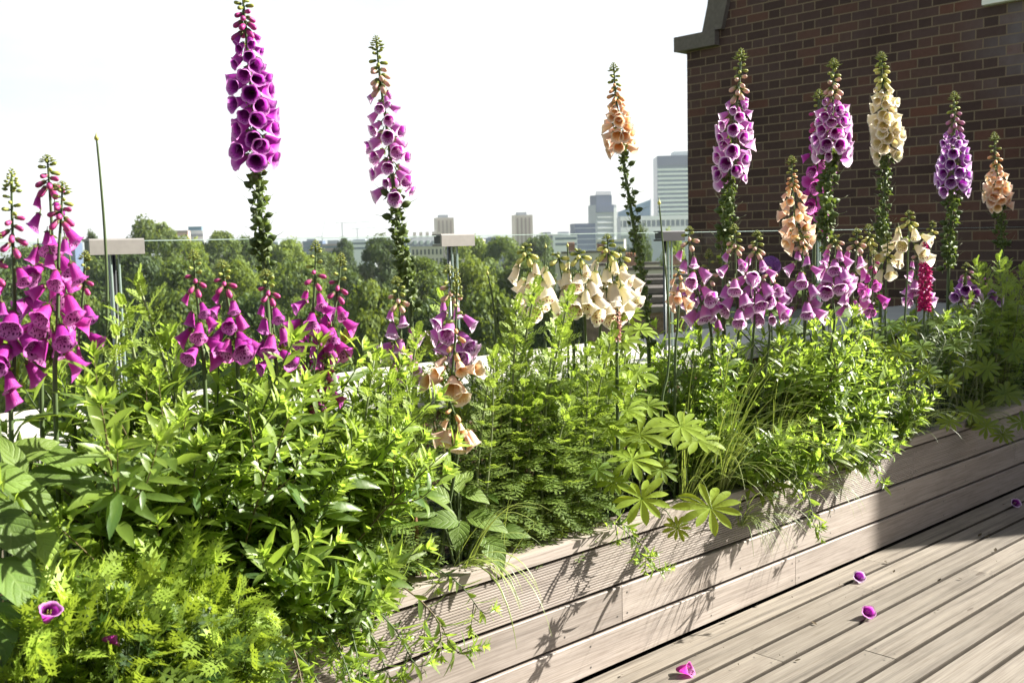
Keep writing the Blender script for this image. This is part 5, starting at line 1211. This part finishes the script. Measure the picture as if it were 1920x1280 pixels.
# grasses
def grass(label, px, py, D, n, L, lean_az, lean, w=0.003, spread=0.6, droop=1.0, age=0.5, z0=None, name='grass_tuft', col='grass'):
    b = at(px, py, D * 0.75)
    if z0 is not None: b.z = z0
    t = thing(name, label, 'grass tuft', b, 0, 'grass tufts'); m = MB(); la = math.radians(lean_az)
    for k in range(n):
        az = la + R.gauss(0, spread); Lb = L * R.uniform(0.55, 1.1); h = Vector((math.cos(az), math.sin(az), 0)); e = math.radians(R.uniform(55, 88)) if lean else math.radians(R.uniform(20, 70))
        d = h * math.cos(e) + UP * math.sin(e); p = Vector((R.gauss(0, 0.012), R.gauss(0, 0.012), 0)); sd = h.cross(UP).normalized(); sd = (sd + h * R.uniform(-.4, .4)).normalized()
        ns = 10; prev = None; a = min(1, max(0, R.gauss(age, 0.2))); dr = droop * R.uniform(0.7, 1.25); wr = w * R.uniform(0.6, 1.1)
        for j in range(ns + 1):
            f = j / ns; ww = wr * 0.75 * (1 - f ** 2.2) + 0.0003; nn = d.cross(sd) * ww * 0.6
            ids = (m.vert(p - sd * ww + nn, a), m.vert(p, a), m.vert(p + sd * ww + nn, a))
            if prev: m.face((prev[0], prev[1], ids[1], ids[0])); m.face((prev[1], prev[2], ids[2], ids[1]))
            prev = ids; p = p + d * Lb / ns
            d = (d - UP * (dr * (0.10 + 0.28 * f))).normalized()
    obj('blades', m, M[col], t); return t
grass('dense arching pale grass tuft spilling over the boards beside the star leaved lupin', 1345, 900, 2.58, 64, 0.60, -62, True, 0.0030, 0.75, 1.0, 0.9, 0.35)
grass('arching grass tuft behind the star leaved lupin', 1280, 800, 2.62, 48, 0.5, -70, True, 0.0026, 0.9, 1.05, 0.4, 0.34)
grass('arching grass tuft under the sunlit far bush', 1440, 900, 2.56, 80, 0.52, -62, True, 0.0024, 0.8, 1.0, 0.4, 0.34)
grass('bright grass blades hanging over the cap in front of the broad rosette', 868, 1062, 2.51, 16, 0.34, -80, False, 0.004, 0.28, 1.25, 0.8)
grass('few tall thin grass blades beside the bark stake', 728, 1020, 2.58, 14, 0.36, -100, True, 0.0038, 1.2, 0.30, 0.6, 0.36)
grass('single long grass blades bending at the open planter edge', 930, 1020, 2.53, 5, 0.34, -45, True, 0.0036, 0.4, 0.85, 0.7, 0.36)
grass('shaded grass tuft hanging over the far boards', 1812, 800, 2.52, 70, 0.26, -85, False, 0.0026, 0.35, 1.2, 0.6, 0.37)
grass('thin grass tuft hanging below the sunny bush end', 1690, 800, 2.54, 60, 0.32, -60, True, 0.0024, 0.7, 1.05, 0.35, 0.36)
grass('fine grass fringe hanging below the arching grass', 1385, 985, 2.49, 46, 0.24, -85, False, 0.002, 0.5, 1.3, 0.3)
grass('thin grass wisps below the leaning far bush', 1530, 920, 2.49, 26, 0.22, -85, False, 0.002, 0.5, 1.3, 0.3)

# silvery spurge like plants in the shade
def silver_mesh(seed, L):
    r = random.Random(seed); m = MB(); P = [Vector((0, 0, 0)), Vector((r.uniform(-.04, .04), 0, L * 0.5)), Vector((r.uniform(-.06, .06), r.uniform(-.04, .04), L))]
    m.tube([catmull(P, k / 8) for k in range(9)], 0.0022, 5, 1)
    for k in range(int(L * 240)):
        f = (k + 0.5) / int(L * 240); p = catmull(P, f); az = k * 2.4; o = Vector((math.cos(az), math.sin(az), 0)); el = -0.2 + 1.1 * f + r.uniform(-.3, .3)
        m.leaf(p, o * math.cos(el) + UP * math.sin(el), UP * math.cos(el) - o * math.sin(el), 0.035 * r.uniform(0.7, 1.2), 0.0045, lance, 3, 0.6, 0.2, min(1, max(0, r.gauss(0.2 + 0.6 * f ** 3, 0.12))))
    return m.mesh('shoot', [M['silver'], M['stem_pale']])
SV = [silver_mesh(k, 0.26 + 0.05 * (k % 3)) for k in range(4)]
def silver(label, px, D, ytop, n):
    D *= 0.75; c = at(px, ytop, D); t = thing('silvery_plant', label, 'silvery plant', (c.x, D, 0.32), 0, 'silvery needle leaved plants'); H = c.z - 0.32
    for k in range(n):
        o = link('shoot', R.choice(SV), t); y = R.uniform(-0.1, 0.08); y = min(max(D + y, FACE + 0.05), 2.45) - D; o.location = (R.uniform(-0.22, 0.22), y, 0); s = H / 0.3 * R.uniform(0.6, 1.0); o.scale = (s * 0.8, s * 0.8, s); o.rotation_euler = (R.uniform(-.25, .35), R.uniform(-.25, .25), R.uniform(0, 6))
silver('silvery needle leaved plant with pale rosette tip under the magenta lupin', 1762, 2.5, 590, 10)
silver('silvery needle leaved plant beside the sunny end of the far bush', 1715, 2.42, 660, 16)
silver('silvery needle leaved plant behind the hanging shaded grass', 1790, 2.45, 690, 14)

# bark stake
P = [at(x, y, 2.62 * 0.75) for x, y in ((733, 745), (741, 800), (757, 865), (772, 930), (779, 985), (783, 1035))]; b0 = P[-1].copy(); b0.z = 0.32; P.append(b0)
st = MB(); st.tube([catmull(P, k / 18) - b0 for k in range(19)], [0.0055 + 0.0012 * math.sin(k * 1.7) + 0.001 * (k / 18) for k in range(19)], 9)
t = thing('stake', 'brown bark covered stake leaning between the feathery plants and broad rosette', 'stake', b0); obj('stick', st, M['stake'], t)

# undergrowth filling the planter between the stems
u = MB(); r = random.Random(5)
for k in range(5200):
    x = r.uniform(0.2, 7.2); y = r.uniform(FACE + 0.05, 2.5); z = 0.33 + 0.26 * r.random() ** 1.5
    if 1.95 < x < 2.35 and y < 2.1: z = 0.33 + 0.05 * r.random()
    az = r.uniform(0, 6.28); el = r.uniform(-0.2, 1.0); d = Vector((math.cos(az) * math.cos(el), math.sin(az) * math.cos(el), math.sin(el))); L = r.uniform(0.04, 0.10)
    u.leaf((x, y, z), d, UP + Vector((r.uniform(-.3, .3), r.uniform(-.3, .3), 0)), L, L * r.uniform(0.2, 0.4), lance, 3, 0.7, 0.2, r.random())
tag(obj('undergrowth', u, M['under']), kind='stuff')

# fallen and caught foxglove bells
def fallen(label, px, py, kind, ax, z=None, D=None, v=1, L=0.05, roll=0.0):
    p = at(px, py, D * 0.75) if D else atz(px, py, 0.016)
    a = Vector(ax).normalized()
    t = thing('fallen_flower', label, 'fallen flower', p, 0, 'dropped foxglove bells')
    o = put('petals', BELLS[kind][v], t, -a * L * 0.5, orient(a) @ Matrix.Rotation(roll, 4, 'Z'), L)
    m = MB()
    for k in range(4):
        th = k * PI / 2 + 0.4; q = Vector((math.cos(th), math.sin(th), 0)) * 0.08
        m.tube([q * 0.4, q + Vector((0, 0, 0.45)), q * 1.2 + Vector((0.03, 0, 0.78))], [0.012, 0.012, 0.02], 5)
    s = obj('stamens', m, BUD['cream'], t); s.matrix_local = Matrix.Translation(-a * L * 0.5) @ orient(a) @ Matrix.Scale(L, 4)
fallen('fallen magenta foxglove bell on its side, nearest on the deck', 1281, 1253, 'magenta', (0.30, -0.85, 0.25), L=0.043)
fallen('fallen frilly purple foxglove bell with pale stamens in the middle of the deck', 1625, 1147, 'purple', (-0.55, -0.6, 0.55), L=0.043)
fallen('fallen purple foxglove bell lying open by the shadow edge near the planter', 1609, 1080, 'violet', (-0.6, -0.55, 0.45), L=0.043)
fallen('fallen purple foxglove bell farthest along the shaded deck', 1902, 943, 'violet', (-0.6, -0.55, 0.5), L=0.043)
fallen('dropped purple foxglove bell caught facing up on the prickly mound', 90, 1152, 'purple', (0.05, -0.5, 0.75), D=2.18, L=0.034)
fallen('small withered magenta bell caught low on the prickly mound', 206, 1197, 'magenta', (0.9, -0.4, -0.1), D=2.2, L=0.024, v=3)

u = MB(); r = random.Random(8)
for k in range(150):
    x = r.uniform(0.9, 5.5); y = FACE - 0.01 - abs(r.gauss(0, 0.22)); sz = r.uniform(0.0015, 0.0045) if r.random() < 0.85 else r.uniform(0.008, 0.014)
    az = r.uniform(0, 6.28); d = Vector((math.cos(az), math.sin(az), r.uniform(-0.05, 0.3)))
    u.leaf((x, y, 0.003), d, UP, sz * 2, sz, lance, 3, -0.4, 0.3, r.random())
tag(obj('litter', u, simple('dry_leaf_litter', (0.06, 0.045, 0.025), 0.8, 0.2, var=0.5, scale=30)), kind='stuff')

# ================================================================== LIGHT, SKY, HAZE
sun_to = Vector((1.40, -0.72, 1.0)).normalized()
sd = bpy.data.lights.new('sun', 'SUN'); so_ = bpy.data.objects.new('sun', sd); COL.objects.link(so_)
sd.energy = 5.0; sd.angle = math.radians(0.53); sd.color = (1.0, 0.95, 0.86)
so_.rotation_euler = sun_to.to_track_quat('Z', 'Y').to_euler(); so_.location = (5, -2, 8)
w = bpy.data.worlds.new('World'); SC.world = w; w.use_nodes = True; nt = w.node_tree; nt.nodes.clear()
out = nt.nodes.new('ShaderNodeOutputWorld'); bg = nt.nodes.new('ShaderNodeBackground'); sk = nt.nodes.new('ShaderNodeTexSky')
sk.sky_type = 'NISHITA'; sk.sun_disc = False; sk.sun_elevation = math.asin(sun_to.z); sk.sun_rotation = math.atan2(sun_to.x, sun_to.y)
sk.altitude = 50; sk.air_density = 1.0; sk.dust_density = 2.5; sk.ozone_density = 1.0
tc = nt.nodes.new('ShaderNodeTexCoord'); mp = nt.nodes.new('ShaderNodeMapping'); mp.inputs['Scale'].default_value = (1.5, 1.5, 4.5); nt.links.new(tc.outputs['Generated'], mp.inputs['Vector'])
nz = nt.nodes.new('ShaderNodeTexNoise'); nz.inputs['Scale'].default_value = 2.2; nz.inputs['Detail'].default_value = 6; nz.inputs['Roughness'].default_value = 0.55; nt.links.new(mp.outputs[0], nz.inputs['Vector'])
cr = nt.nodes.new('ShaderNodeValToRGB'); cr.color_ramp.elements[0].position = 0.30; cr.color_ramp.elements[0].color = (0.55, 0.55, 0.55, 1); cr.color_ramp.elements[1].position = 0.62; cr.color_ramp.elements[1].color = (0.85, 0.85, 0.85, 1); nt.links.new(nz.outputs[0], cr.inputs[0])
mxn = nt.nodes.new('ShaderNodeMix'); mxn.data_type = 'RGBA'; 
sepw = nt.nodes.new('ShaderNodeSeparateXYZ'); nt.links.new(tc.outputs['Generated'], sepw.inputs[0])
mr = nt.nodes.new('ShaderNodeMapRange'); mr.interpolation_type = 'SMOOTHSTEP'; mr.inputs[1].default_value = 0.30; mr.inputs[2].default_value = 0.75; mr.inputs[3].default_value = 1.0; mr.inputs[4].default_value = 0.12; nt.links.new(sepw.outputs[2], mr.inputs[0])
mm = nt.nodes.new('ShaderNodeMath'); mm.operation = 'MULTIPLY'; nt.links.new(cr.outputs[0], mm.inputs[0]); nt.links.new(mr.outputs[0], mm.inputs[1])
nt.links.new(mm.outputs[0], mxn.inputs[0]); nt.links.new(sk.outputs[0], mxn.inputs[6]); mxn.inputs[7].default_value = (6.2, 6.3, 6.4, 1)
nt.links.new(mxn.outputs[2], bg.inputs['Color']); bg.inputs['Strength'].default_value = 0.045
nt.links.new(bg.outputs[0], out.inputs['Surface'])

HAZE = True
if HAZE:
    m = MB(); m.box(-1300, 1300, -60, 1400, GZ - 1, 100)
    t = NT('haze_air'); pv = t.n('VolumePrincipled'); pv.inputs['Color'].default_value = (0.86, 0.92, 1.0, 1); pv.inputs['Density'].default_value = 0.0001; pv.inputs['Anisotropy'].default_value = 0.2
    t.t.links.new(pv.outputs[0], t.out.inputs['Volume'])
    tag(obj('haze', m, t.mat, smooth=False), kind='stuff')

SC.view_settings.view_transform = 'Standard'; SC.view_settings.look = 'None'; SC.view_settings.gamma = 1
SC.view_settings.exposure = 2.05
SC.cycles.max_bounces = 10; SC.cycles.transparent_max_bounces = 16; SC.cycles.volume_bounces = 1
